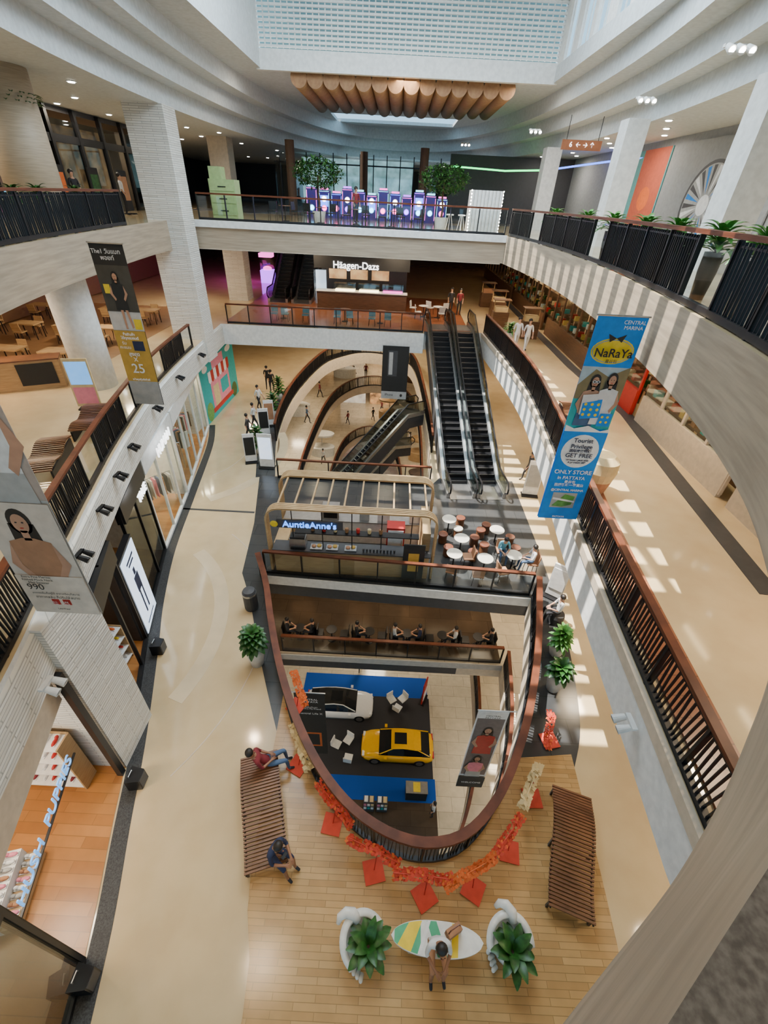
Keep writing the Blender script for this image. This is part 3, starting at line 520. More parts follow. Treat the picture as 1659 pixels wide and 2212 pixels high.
plant((5.95,9.3,16.2),'light green leafy plant in a white pot',.5,.25,60,.45,.14,leafl,stem=.6)
plant((5.5,8.0,16.2),'dark green broadleaf plant in a white pot',.75,.26,40,.5,.2,leafm,stem=.3)
for x,y in((-7.6,27),(-7.9,30.0),(-7.3,22)): plant((x,y,16.2),'tall leafy plant standing by the oval opening',.5,.25,50,.6,.16,leafm,stem=.9)
plant((6.9,27.5,21.65),'light green plant beside the escalator railing',.5,.25,40,.6,.12,leafl); plant((-13.2,30.5,21.6),'green plant in a pot by a stone pier',.5,.3,40,.6,.15)
for y in(7.8,9.4,11.5,13.5,16,18.5,22): plant((xr(y)+.62,y,27),'low green plant in a dark pot beside the balcony railing',.78,.16,38,.55,.13,leafl,.25,dpot)
for y in(15.5,17,20): plant((-11.2-(y-15)*.2,y,27),'low green plant behind the balcony railing',.7,.2,30,.5,.12,leafm,.3,dpot)
def tree(loc,lab,h=2.9):
    r=thing('indoor_tree',lab,'tree',loc); B().tube([(0,0,.4),(.05,0,.9),(-.03,.03,1.4),(0,0,h-.8)],[.07,.06,.05,.04],bark).obj('trunk',r); b=B()
    for i in range(1100):
        v=Vector((random.gauss(0,1),random.gauss(0,1),random.gauss(0,1))).normalized()*random.uniform(.4,1)**.5; p=(v.x*1.4,v.y*1.1,h-.65+v.z*.7)
        b.leaf(p,random.uniform(0,6.3),random.uniform(-.6,.8),.22,.12,leafm,.4,2)
    b.obj('foliage',r); B().lathe([(.3,0),(.38,.5),(.34,.5),(.001,.46)],pot).obj('pot',r)
tree((-4.6,30.2,27),'leafy green indoor tree in a white pot'); tree((2.4,30.6,27),'leafy green indoor tree beside the arcade')
# cupped hand planters
def handseat(loc,rz,lab):
    r=thing('hand_sculpture',lab,'sculpture',loc,rz); b=B(); n=22; rows=7; vs=[]
    for i in range(n+1):
        a=math.radians(5+200*i/n); t=i/n; H=.34+.24*math.sin(pi*min(1,t*1.05))
        for j in range(rows):
            u=j/(rows-1); rad=.27+.17*math.sin(u*pi*.62)+(.09*u*u if u>.6 else 0); vs.append((rad*math.cos(a),rad*math.sin(a),.04+H*u))
        for j in range(rows-1,-1,-1):
            u=j/(rows-1); rad=.19+.14*math.sin(u*pi*.62)+(.06*u*u if u>.6 else 0); vs.append((rad*math.cos(a),rad*math.sin(a),.10+(H-.06)*u))
    w_=rows*2; fs=[(i*w_+k_,i*w_+(k_+1)%w_,(i+1)*w_+(k_+1)%w_,(i+1)*w_+k_) for i in range(n) for k_ in range(w_)]+[tuple(range(w_-1,-1,-1)),tuple(n*w_+q for q in range(w_))]
    b.add(vs,fs,gloss); b.lathe([(.22,0),(.32,.1),(.30,.3),(.001,.32)],gloss)
    b.tube([(.05,.36,.5),(.0,.48,.62),(-.12,.57,.66),(-.26,.58,.62),(-.34,.52,.54)],[.1,.115,.1,.08,.045],gloss,12)
    for q in range(4): b.tube([(-.34+.03*q,-.1-q*.08,.05),(-.42+.035*q,-.15-q*.085,.10),(-.44+.035*q,-.18-q*.085,.15)],[.05,.048,.035],gloss,10)
    b.obj('cupped_hand',r,smooth=True); bb=B()
    for i in range(18): a=i*2.4; bb.leaf((0.05+.03*math.cos(a),-.1+.03*math.sin(a),.34),a,.45+.85*i/18,.53*random.uniform(.8,1.1),.22,leafm,.6)
    bb.obj('foliage',r,smooth=True); B().lathe([(.24,.30),(.25,.335),(.001,.34)],soil).obj('soil',r); r.scale=(.92,)*3; return r
handseat((.05,2.02,16.22),.6,'glossy white cupped hand planter with dark broad leaves'); handseat((2.92,2.1,16.22),-.15,'white cupped hand planter holding a green plant')
s=thing('surfboard_bench','white surfboard bench with green and yellow shapes','bench',(1.47,2.1,16.22),-.03)
def sb(x): return .27*max(0,1-abs(x/.90)**2.4)**.6
xs=[-.90+1.80*i/28 for i in range(29)]
B().prism([(x,-sb(x)) for x in xs]+[(x,sb(x)) for x in xs[::-1]][1:-1],.40,.46,gloss).obj('board',s)
gr=mat('surf_green',(.08,.42,.22),.3)
def clip(a,b_,sl=.1): return [(x,-sb(x)*.95) for x in xs if a<=x<=b_]+[(x+sl,sb(x+sl)*.95) for x in xs[::-1] if a<=x<=b_ and abs(x+sl)<.89]
B().prism(clip(-.88,-.3,.0),.461,.464,gr).prism(clip(-.8,-.5,.22),.465,.467,yellow).prism(clip(.0,.2,-.2),.461,.464,gr).prism(clip(.2,.45,.05),.461,.464,yellow).prism(clip(-.4,-.3,.2),.465,.468,white).obj('painted_shapes',s)
for x in(-.5,.5): B().box((x,0,.2),(.08,.34,.4),oak).obj('leg',s)
prop('shoulder_bag','woven brown shoulder bag on the surfboard bench','bag',(1.78,2.2,16.69),[('bag_body',B().box((0,0,.12),(.3,.14,.24),tan)),('strap',B().tube([(-.13,0,.24),(-.1,0,.38),(.1,0,.38),(.13,0,.24)],.012,brl,6))],.5)
# kite garlands
KP=[(-2.15,7.1,orange,-1.1),(-1.8,5.5,creamp,-1.05),(-.8,4.25,redor,-.75),(.15,3.4,redor,-.35),(1.2,3.0,redor,-.05),(2.2,3.1,orange,.45),(3.1,3.75,redor,.8),(3.9,4.85,creamp,1.0),(4.75,6.3,redor,1.2)]
for i,(x,y,m,a) in enumerate(KP):
    r=thing('kite_sculpture',('orange','cream','red')[[orange,creamp,redor].index(m)]+' paper kite garland on a red square floor stand','sculpture',(x,y,16.24),a)
    B().box((.1,-.16,.012),(.44,.44,.024),redor,rz=.6).obj('base_plate',r); B().cyl((.1,-.14,0),(.1,-.03,.7),.012,red,n=6).obj('pole',r); b=B()
    for q in range(50):
        u=q/49; px=-.6+1.2*u; pz=.68+.08*math.sin(u*9+i); big=1.6 if m is creamp else 1
        for w_ in(-1.5,-.5,.5,1.5):
            if random.random()<.1 or (m is creamp and random.random()<.3): continue
            sz=random.uniform(.034,.055)*big; c=Vector((px,w_*.055+random.uniform(-.015,.015),pz+random.uniform(-.05,.07))); ax=random.uniform(-1,1); tl=random.uniform(-.8,.8); fx=Vector((math.cos(ax),math.sin(ax),tl))*sz; fy=Vector((-math.sin(ax),math.cos(ax),.5))*sz*.65
            b.add([c+fx,c+fy,c-fx,c-fy],[(0,1,2,3)],m if q%6 else (orange if m is redor else m))
    b.tube([(-.6,0,.68),(0,0,.72),(.6,0,.68)],.012,m,5); b.obj('paper_garland',r)
# ------------------------------------------------------------ people
def person(loc,yaw,pose,shirt,pants,sk,lab,shorts=False,long=False,close=False,sc=1,hr=None):
    r=thing('person',lab,'person',loc,yaw); J={}
    if pose in('stand','walk'):
        w=.16 if pose=='walk' else 0
        J=dict(P=(0,0,.93),S=(0,.01,1.12),C=(0,0,1.32),N=(0,0,1.47),J=(0,.01,1.55),H=(0,.015,1.62),T=(0,0,1.7))
        for s_,g in(('L',-1),('R',1)):
            J['s'+s_]=(g*.17,0,1.39);J['e'+s_]=(g*.22,-g*w*.6,1.12);J['w'+s_]=(g*.2,.1-g*w,.92);J['h'+s_]=(g*.09,0,.87);J['k'+s_]=(g*.1,.04+g*w,.48);J['a'+s_]=(g*.1,g*w*1.6-.03,.08);J['t'+s_]=(g*.11,g*w*1.6+.13,.035)
    else:
        ln={'sit':.02,'lean':.16,'recline':-.2}[pose]
        J=dict(P=(0,0,.12),S=(0,ln*.4,.3),C=(0,ln,.5),N=(0,ln*1.45,.63),J=(0,ln*1.6+.02,.7),H=(0,ln*1.7+.03,.77),T=(0,ln*1.7+.01,.85))
        for s_,g in(('L',-1),('R',1)):
            J['s'+s_]=(g*.17,ln,.56);J['e'+s_]=(g*.23,ln+.08,.3);J['w'+s_]=(g*.1,ln+.3,.27);J['h'+s_]=(g*.09,.05,.1);J['k'+s_]=(g*.13,.46,.11);J['a'+s_]=(g*.12,.5,-.36);J['t'+s_]=(g*.13,.64,-.41)
    Rd=dict(P=.125,S=.115,C=.13,N=.052,J=.07,H=.098,T=.06)
    for s_ in'LR': Rd.update({'s'+s_:.06,'e'+s_:.042,'w'+s_:.028,'h'+s_:.085,'k'+s_:.056,'a'+s_:.037,'t'+s_:.033})
    E=[('P','S','top'),('S','C','top'),('C','N','neck'),('N','J','head'),('J','H','head'),('H','T','head')]
    for s_,g in(('L',-1),('R',1)):
        E+=[('C','s'+s_,'top'),('s'+s_,'e'+s_,'top'),('e'+s_,'w'+s_,'arm'),('P','h'+s_,'leg'),('h'+s_,'k'+s_,'leg'),('k'+s_,'a'+s_,'shin'),('a'+s_,'t'+s_,'shoe')]
        wv=Vector(J['w'+s_]); d=(wv-Vector(J['e'+s_])).normalized(); side=Vector((g,0,0)); side=(side-d*side.dot(d)).normalized(); nn=d.cross(side)
        J['p'+s_]=tuple(wv+d*.06); Rd['p'+s_]=.03; E.append(('w'+s_,'p'+s_,'arm'))
        for f in range(5):
            if f<4: b0=wv+d*.085+side*(f-1.5)*.02; l=(.06,.075,.08,.065)[f]; b1=b0+d*l*.6+nn*.012*g; b2=b1+d*l*.45+nn*.028*g
            else: b0=wv+d*.04-side*.035; b1=b0+d*.03-side*.02; b2=b1+d*.03-side*.004
            for q,bp in enumerate((b0,b1,b2)): J['f%d%d%s'%(f,q,s_)]=tuple(bp); Rd['f%d%d%s'%(f,q,s_)]=.0095 if q<2 else .007
            E+=[('p'+s_,'f%d0%s'%(f,s_),'arm'),('f%d0%s'%(f,s_),'f%d1%s'%(f,s_),'arm'),('f%d1%s'%(f,s_),'f%d2%s'%(f,s_),'arm')]
    ks=list(J); me=bpy.data.meshes.new('b'); me.from_pydata([J[q] for q in ks],[(ks.index(a),ks.index(b_)) for a,b_,_ in E],[])
    o=bpy.data.objects.new('b',me); COL.objects.link(o); md=o.modifiers.new('s','SKIN'); md.use_smooth_shade=True
    for i,q in enumerate(ks):
        v=me.skin_vertices[0].data[i]; v.radius=(Rd[q],Rd[q]*(.8 if q in'PSC' else 1)); v.use_root=(q=='P')
    sm=o.modifiers.new('u','SUBSURF'); sm.levels=1; dg=bpy.context.evaluated_depsgraph_get(); dg.update()
    nm=bpy.data.meshes.new_from_object(o.evaluated_get(dg)); bpy.data.objects.remove(o); nm.materials.clear()
    for m in(shirt,pants,sk,blkcloth): nm.materials.append(m)
    segs=[(Vector(J[a]),Vector(J[b_]),g,(Rd[a]+Rd[b_])/2) for a,b_,g in E]; mp={'top':0,'neck':2,'head':2,'arm':2,'leg':1,'shin':2 if shorts else 1,'shoe':3}
    for p in nm.polygons:
        c=p.center; best=9;bg='top'
        for a,b_,g,rr in segs:
            ab=b_-a; t=max(0,min(1,(c-a).dot(ab)/ab.length_squared)); dd=(c-a-ab*t).length-rr*.9
            if dd<best: best=dd;bg=g
        p.material_index=mp[bg]; p.use_smooth=True
    ob=bpy.data.objects.new('body',nm); COL.objects.link(ob); ob.parent=r
    h=Vector(J['H']); b=B(); b.ell(h+Vector((0,-.028,.03)),(.108,.1,.105),hr or hairm,14,10)
    if long: b.ell(h+Vector((0,-.07,-.1)),(.1,.06,.18),hr or hairm,12,8)
    b.obj('hair',r,smooth=True)
    if close:
        for g in(-1,1): B().ell(h+Vector((g*.035,.088,.0)),(.013,.008,.008),bk,8,6).obj('eye',r); B().ell(h+Vector((g*.1,0,-.01)),(.012,.02,.03),sk,8,6).obj('ear',r)
        B().ell(h+Vector((0,.1,-.025)),(.013,.018,.022),sk,8,6).obj('nose',r); B().ell(h+Vector((0,.09,-.058)),(.025,.008,.007),dred,8,6).obj('mouth',r)
    r.scale=(sc,)*3; return r
person((1.42,2.1,16.68),pi+.1,'lean',whcloth,tan,skind,'person in white top with dark hair sitting on a surfboard bench',True,True,True)
person((-2.05,3.35,16.68),-pi/2-.5,'lean',navy,navy,skind,'person in navy shirt and shorts looking down at a phone',True,False,True)
prop('phone','small black phone held by the person on the bench','phone',(-1.72,3.2,17.0),[('body',B().box((0,0,0),(.07,.14,.01),black)),('screen',B().box((0,0,.007),(.06,.13,.002),bk))],-.5)
person((-2.6,5.15,16.68),-pi/2+.4,'recline',dred,denim,skind,'person in dark red shirt and jeans lounging on a bench',False,False,True)
person((6.35,10.7,16.65),pi/2,'sit',whcloth,blkcloth,skin,'child in white shirt sitting by the plants')
prop('low_seat','low dark round seat beside the planters','seat',(6.35,10.7,16.2),[('cushion',B().lathe([(.25,.0),(.27,.3),(.24,.42),(.001,.43)],dkgrey))])
person((4.95,13.95,16.68),pi,'lean',mat('aqua_cloth',(.15,.45,.6),.8),denim,skin,'person in light blue top seated at a round table')
person((6.05,13.3,16.68),pi/2,'sit',whcloth,denim,skin,'person in white shirt seated at a round table')
for x,y,sh in((6.9,25.8,whcloth),(7.4,25.5,whcloth)): person((x,y,21.6),pi,'walk',sh,whcloth,skin,'person in white clothes walking along the gallery')
for x,y,sh in((4.0,34.4,blkcloth),(4.6,34.2,dred)): person((x,y,21.62),pi,'stand',sh,blkcloth,skin,'person in dark clothes standing near the dessert shop')
for x,y in((-9.2,32.0),(-8.7,31.2)): person((x,y,16.2),.2,'walk',blkcloth,blkcloth,skin,'person in black clothes walking')
for x,y in((7.6,20.5),(-8.3,25),(-8.8,28),(-8.2,23.4)): person((x,y,16.2),.5+x,'walk',(denim,whcloth,dkgrey)[int(y)%3],blkcloth,skin,'person walking along the shop floor')
person((-13.2,22.2,21.6),1.2,'walk',mat('green_cloth',(.02,.3,.12),.8),blkcloth,skin,'person in green shirt walking past the cafe')
person((3.6,10.2,.02),pi/2,'stand',whcloth,blkcloth,skin,'person with long dark hair standing by the display stand',False,True)
person((-1.1,19.3,0),0,'walk',denim,blkcloth,skin,'person in blue shirt walking on the lower floor')
for i,(x,m,s_) in enumerate(((-4.32,blkcloth,-1),(-3.08,blkcloth,1),(-1.02,blkcloth,-1),(.78,whcloth,-1),(2.02,navy,1),(3.72,whcloth,1),(5.42,blkcloth,1))): person((x,13.6,11.3),pi/2*s_,'sit',m,blkcloth,skin,'person sitting at a dark cafe table')
for x,y,z in((-1,58,0),(-2.6,60,0),(-2,51.5,5.4),(.6,49.8,5.4),(-5,50,5.4),(2.5,45,5.4),(-3,51.5,10.8),(0.5,50.8,10.8),(3.5,47,10.8),(-7.4,44.5,10.8),(4.2,41,10.8),(-1,54,5.4),(-4.5,52.5,10.8),(3.9,36,10.8),(-7.6,38,10.8),(-6.6,40,5.4),(-2,35,0),(-3.5,38,0),(0,41,0),(-2.6,45,0)): person((x,y,z),x,'walk',(blkcloth,whcloth,dred,denim)[int(abs(x*2))%4],blkcloth,skin,'person walking on a lower shopping floor')
for x,y in((-14.2,21.5),(-14.6,24),(-13.8,26.5),(-2.6,31.5),(4.4,32)): person((x,y,27),x,'stand',(blkcloth,dred,whcloth)[int(y)%3],blkcloth,skin,'person standing on the food floor')
# ------------------------------------------------------------ cars
cg=mat('car_glass',(.01,.012,.015),.05)
def car(loc,rz,paint,roofm,lab):
    r=thing('car',lab,'car',loc,rz)
    X=[-2.22,-2.12,-1.9,-1.4,-.8,0,.8,1.3,1.7,2.0,2.18,2.25]; ZT=[.72,.86,.95,.98,.97,.95,.94,.9,.84,.75,.63,.52]; W=[.66,.78,.86,.91,.92,.92,.91,.91,.89,.83,.7,.55]; ZB=[.42,.32,.26,.22,.2,.2,.2,.2,.22,.25,.3,.36]
    def sec(x,zt,w,zb):
        h=[(0,zt+.02),(w*.55,zt+.01),(w*.88,zt-.04),(w,zt-.2),(w,zb+.22),(w*.95,zb+.02),(0,zb)]
        return [(x,-a,z) for a,z in h]+[(x,a,z) for a,z in h[::-1]][1:-1]
    vs=[p for i in range(12) for p in sec(X[i],ZT[i],W[i],ZB[i])]; n=len(vs)//12
    B().add(vs,[(i*n+q,i*n+(q+1)%n,(i+1)*n+(q+1)%n,(i+1)*n+q) for i in range(11) for q in range(n)]+[tuple(range(n-1,-1,-1)),tuple(11*n+q for q in range(n))],paint).obj('body_shell',r,smooth=True)
    X2=[-1.95,-1.35,-.9,-.3,.2,.55,1.15]; Z2=[.96,1.3,1.42,1.46,1.42,1.3,.95]; g=B(); vs=[]
    for x,z in zip(X2,Z2):
        wt=.58+.2*(1-(z-.95)/.51); vs+=[(x,-.8,.93),(x,-wt,z-.02),(x,0,z+.01),(x,wt,z-.02),(x,.8,.93)]
    g.add(vs,[(i*5+q,i*5+q+1,i*5+6+q,i*5+5+q) for i in range(6) for q in range(4)],cg); g.obj('cabin_glass',r)
    rf=B(); vs=[]
    for x,z in zip([-1.4,-.95,-.3,.2,.42],[1.3,1.43,1.475,1.435,1.36]): vs+=[(x,-.59,z-.01),(x,0,z+.02),(x,.59,z-.01)]
    rf.add(vs,[(i*3+q,i*3+q+1,i*3+4+q,i*3+3+q) for i in range(4) for q in range(2)],roofm); rf.box((-.15,0,1.5),(.75,.7,.01),cg); rf.obj('roof',r)
    for s_ in(-1,1):
        B().tube([(-1.9,s_*.76,.99),(-1.2,s_*.62,1.36),(-.3,s_*.6,1.48),(.3,s_*.61,1.42),(1.1,s_*.76,.99)],.03,paint,6).obj('roof_pillar',r)
        B().box((.75,s_*1.0,1.0),(.16,.18,.12),paint).obj('side_mirror',r); B().box((2.1,s_*.6,.66),(.14,.3,.08),wprint).obj('headlight',r); B().box((-2.16,s_*.55,.78),(.1,.4,.08),red).obj('taillight',r)
        for x in(-1.35,1.38):
            w=B().cyl((x,s_*.74,.34),(x,s_*.93,.34),.34,black,n=24).obj('wheel',r); B().cyl((x,s_*.92,.34),(x,s_*.94,.34),.22,steel,n=10).obj('rim',w)
    B().box((2.2,0,.42),(.14,1.1,.2),black).obj('front_grille',r); B().box((-2.2,0,.45),(.12,1.2,.2),black).obj('rear_bumper',r)
yc=mat('car_yellow',(.85,.46,.0),.15,col2=(.83,.44,0)); wc=mat('car_white',(.8,.8,.8),.15,col2=(.78,.78,.78)); blkroof=mat('blackroof',(.02,.02,.02),.2)
inlay(R(-5,10.8,3.9,12.1),0,carpetb,.02); inlay(R(-5,12.1,3.8,17.3),0,carpetk,.025); inlay(R(-5,17.3,3.7,18.9),0,carpetb,.02); inlay(R(-6,2,3.9,10.8),0,brfloor)
car((1.6,13.7,.03),pi,yc,yc,'bright yellow crossover car on a black display carpet'); car((-2.3,16.3,.03),0,wc,blkroof,'white car with black roof on a display carpet')
def fold(loc,rz): return prop('lounge_chair','white low lounge chair on the car display','chair',loc,[('seat',B().box((0,0,.38),(.5,.5,.06),white)),('backrest',B().box((0,.27,.62),(.5,.06,.45),white)),('pedestal',B().cyl((0,0,0),(0,0,.36),.04,steel))],rz,'display chairs')
for x,y,a in((1.2,16.9,.6),(1.95,17.0,-.8),(1.6,16.3,2.6),(-2.2,13.7,1.2),(-1.5,14.0,-.5),(-1.4,12.9,3)): fold((x,y,.03),a)
prop('standing_sign','red and white promotional sign on the car display','sign',(3.4,17.2,.03),[('panel',B().box((0,0,1.1),(.8,.08,2.2),red)),('print',B().box((0,-.06,.8),(.7,.04,.8),wprint)),('base',B().box((0,0,.03),(.9,.4,.05),black))],1.2)
for x in(.0,.75): prop('brochure_rack','brochure shelf filled with pale leaflets','rack',(x,10.4,.02),[('frame',B().box((0,0,.6),(.6,.35,1.2),dkgrey))]+[('brochure',B().box((dx,-.19,z),(.15,.03,.22),m_)) for dx,z,m_ in((-.2,.9,pink),(0,.9,wprint),(.2,.9,creamp),(-.2,.5,wprint),(0,.5,tealp),(.2,.5,wprint))]+[('brochure',B().box((dx,0,1.22),(.2,.3,.04),m_)) for dx,m_ in((-.15,wprint),(.15,creamp))])
prop('display_counter','black display counter with yellow and steel parts','counter',(2.7,11.2,0),[('case',B().box((0,0,.5),(1.2,.6,1.0),bk)),('top',B().box((0,0,1.02),(1.25,.65,.04),steel)),('trim',B().box((0,0,1.05),(.4,.5,.05),yellow))])
# ------------------------------------------------------------ L3 left shops
def shopfront(y0,y1,z0,z1,frame,panel,nm,hh=.7):
    x0,x1=xr(y0,W3),xr(y1,W3); L=math.hypot(x1-x0,y1-y0); a=math.atan2(y1-y0,x1-x0); b=B(); b.T=Matrix.Translation((x0,y0,z0))@Matrix.Rotation(a,4,'Z'); h=z1-z0
    b.box((L/2,0,h-hh/2),(L,.25,hh),frame)
    for q in range(int(L/1.5)+2): b.box((min(q*1.5,L),0,h/2),(.07,.1,h),frame)
    b.box((L/2,0,.06),(L,.12,.12),frame)
    if panel: b.box((L/2,0,(h-hh)/2),(L,.02,h-hh),panel)
    st(b.obj(nm))
shopfront(.3,1.6,16.2,20.4,black,dglass,'window_2'); shopfront(6.6,9.0,16.2,20.4,black,None,'window_3'); shopfront(10.6,13.4,16.2,20.4,black,dglass,'window_4'); shopfront(13.5,17.5,16.2,20.4,bushes,glass,'window_5'); shopfront(17.6,25,16.2,20.4,bushes,glass,'window_6')
st(B().box((-6.2,3.3,19.95),(.25,3.4,.9),beigew,rz=.28).obj('trim_7'))
for y in(1.6,4.95): st(B().box((xr(y,W3)-.05,y,18.3),(.14,.14,4.2),black).obj('trim_8'))
hs=thing('shop_sign','light blue illuminated shop lettering on a dark bar','sign',(-6.2,3.15,18.3),0)
B().box((0,0,-.24),(.04,2.9,.04),black,rz=.26).obj('mounting_bar',hs); text('HUSH  PUPPIES',.38,signLB,(.05,0,.0),hs,rot=(pi/2,0,pi/2+.26),ext=.012,bold=.001)
hs=thing('shop_sign','white shop lettering on a pale fascia','sign',(-9.1,15.5,20.05),0); text('HUMAN',.55,signE,(.2,0,0),hs,rot=(pi/2,0,pi/2+.2),ext=.03)
hs=thing('shop_sign','pale lettering on black shopfront','sign',(-8.25,11.9,20.05),0); text('TRUE',.4,signE,(.22,0,0),hs,rot=(pi/2,0,pi/2+.25),ext=.03)
prop('lightbox_poster','tall lit white poster with line-drawn figure','poster',(-7.85,9.8,16.2),[('frame',B().box((0,0,1.6),(.2,1.5,3.2),black)),('screen',B().box((.11,0,1.6),(.02,1.36,3.0),screenE)),('drawing',B().box((.125,.15,1.1),(.005,.09,1.0),navy).box((.125,-.12,1.1),(.005,.09,1.0),navy).box((.125,0,1.85),(.005,.4,.6),navy).box((.125,.0,2.3),(.005,.16,.24),navy).box((.125,.0,2.8),(.005,.7,.07),navy).box((.125,.0,2.65),(.005,.5,.07),navy).box((.125,.0,.3),(.005,.8,.05),navy))],.26)
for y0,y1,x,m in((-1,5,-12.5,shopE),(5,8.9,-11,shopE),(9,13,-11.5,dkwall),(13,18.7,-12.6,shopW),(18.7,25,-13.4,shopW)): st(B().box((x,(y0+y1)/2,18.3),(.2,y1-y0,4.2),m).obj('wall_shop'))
for y in(5.6,9.0,13.45,17.55,25.0):
    xe=xr(y,W3)-.1; st(B().box(((xe-13.5)/2,y,18.3),(xe+13.5,.15,4.2),white if y!=9 else dkwall).obj('wall_shop'))
mu=thing('mural','teal wall mural of a pink beach shop with striped awning','mural',(-11.35,25.2,16.2),pi/2-.02); B().box((3.0,0,2.1),(6.0,.1,4.2),tealp).obj('panel',mu); b=B()
b.frect(1.4,.3,4.6,2.6,pink,14); b.frect(1.7,.5,2.6,1.9,creamp,15); b.frect(3.0,1.0,4.3,1.9,tealp,15); b.frect(1.2,.3,4.9,.6,red,16); b.frect(2.0,2.9,4.0,3.5,pink,14)
for i in range(8): b.flat([(1.2+i*.45,2.9),(1.65+i*.45,2.9),(1.65+i*.45,2.3),(1.425+i*.45,2.15),(1.2+i*.45,2.3)],red if i%2 else wprint,17)
b.fell(.7,.6,.5,.6,leafl,15); b.fell(5.2,.5,.5,.5,leafm,15); b.fell(.9,3.2,.4,.2,wprint,15); b.fell(5,3.4,.5,.2,wprint,15); b.obj('painting',mu)
shoe_m={}
def shoe(loc,rz,m):
    if m not in shoe_m: shoe_m[m]=c=B().ell((0,-.02,.04),(.045,.11,.04),m,8,6).ell((0,.07,.07),(.04,.05,.05),m,8,6).box((0,0,.01),(.085,.25,.02),wprint).obj('shoe',label='small casual shoe on a shop display',category='shoe',group='shoes on display')
    else: c=dup(shoe_m[m],(0,0,0))
    c.location=loc; c.rotation_euler[2]=rz
def shelfunit(loc,rz,lab,h=1.5,w=1.6,cols=(wprint,pink,red,tealp)):
    r=thing('display_shelf',lab,'shelf',loc,rz); b=B(); b.box((0,.2,h/2),(w,.04,h),oak)
    for s_ in(-1,1): b.box((s_*w/2,0,h/2),(.04,.42,h),oak)
    b.obj('carcass',r)
    for q in range(4): B().box((0,0,.1+q*(h-.15)/3),(w-.04,.42,.03),wprint).obj('shelf_board',r)
    for q in range(4):
        for j in range(8): v=Matrix.Rotation(rz,3,'Z')@Vector((-w/2+.15+j*(w-.3)/7,0,.12+q*(h-.15)/3)); shoe(Vector(loc)+v,rz,cols[(q*3+j)%len(cols)])
def tiertable(loc,rz,lab,w=1.4,cols=(wprint,pink,tan,greyp)):
    r=thing('display_table',lab,'table',loc,rz)
    for q in range(3): B().box((0,-.3+q*.28,.12+q*.13),(w,.28,.24+q*.26),(oak,wprint,oak)[q]).obj('tier',r)
    for q in range(3):
        for j in range(9): v=Matrix.Rotation(rz,3,'Z')@Vector((-w/2+.1+j*(w-.2)/8,-.3+q*.28,.25+q*.26)); shoe(Vector(loc)+v,rz,cols[(q+j)%len(cols)])
tiertable((-7.35,2.5,16.22),pi/2+.26,'tiered display table of pastel shoes',1.3); tiertable((-9.0,3.0,16.22),pi/2+.26,'tiered display table of dark and tan shoes',1.5,(bk,tan,red,wprint))
shelfunit((-7.9,4.75,16.22),0,'tall oak shelf of red and black shoes',1.9,1.9,(red,bk,dred,wprint)); shelfunit((-7.9,7.4,16.22),pi/2,'warm lit shelf with colourful goods',1.4,2.0,(orange,yellow,red,wprint)); shelfunit((-10.6,2,16.22),pi/2,'tall oak shelf of shoes',2.2,3,(wprint,tan,bk,red))
def rack(loc,rz,cs):
    r=thing('clothes_rack','clothes rail with hanging garments','clothes rack',loc,rz,'shop clothes racks'); B().cyl((-.7,0,1.5),(.7,0,1.5),.02,steel,n=6).obj('rail_bar',r)
    for s_ in(-1,1): B().cyl((s_*.7,0,0),(s_*.7,0,1.5),.02,steel,n=6).obj('leg',r)
    for j in range(8): B().prism([(-.62+j*.17,-.22),(-.57+j*.17,-.22),(-.57+j*.17,.22),(-.62+j*.17,.22)],.5,1.42,cs[j%len(cs)]).obj('garment',r)
for x,y in((-10.2,14.8),(-10.4,16.6),(-11.2,19.5),(-11.5,21.5),(-12,23.5),(-10,11.5)): rack((x,y,16.22),y,(whcloth,blkcloth,tan,denim,pink))
for x,y in((-6.05,4.75),(-5.35,1.35),(-7.25,8.6)):
    prop('loudspeaker','black stage speaker on the floor by the shop','speaker',(x+.3,y,16.22),[('cabinet',B().prism([(-.16,-.2),(.16,-.15),(.16,.15),(-.16,.2)],0,.42,black)),('grille',B().box((.165,0,.21),(.01,.25,.36),dkgrey)),('handle',B().tube([(-.1,-.08,.42),(-.1,-.08,.47),(-.1,.08,.47),(-.1,.08,.42)],.012,steel,6))])
def stand(loc,rz,lab,m=screenE,h=1.9,w=.75): return prop('directory_stand',lab,'sign stand',loc,[('panel',B().box((0,0,h/2+.1),(w,.08,h),wprint)),('screen',B().box((0,-.05,h*.62),(w*.86,.02,h*.65),m)),('base',B().box((0,0,.03),(w*1.1,.45,.06),black))],rz)
stand((-6.4,20.4,16.2),0,'lit blue and white mall directory screen'); stand((7.4,19.0,16.2),-.1,'white mall directory board with black print',greyp); stand((6.6,11.9,16.2),-.6,'pale rear side of a tilted poster stand',wprint,1.5,.6)
for x,y in((-7.5,24.3),(-7.5,25.6),(-7.4,20.9)): stand((x,y,16.2),.3,'dark poster stand beside the oval opening',(bk,tan)[int(y)%2],1.6,.6)
prop('waste_bin','dark rounded metal bin by the railing','bin',(-4.55,10.6,16.2),[('body',B().lathe([(.22,0),(.24,.1),(.24,.8),(.2,.88),(.001,.9)],dkgrey)),('lid_ring',B().lathe([(.245,.7),(.25,.74),(.245,.78)],steel))])
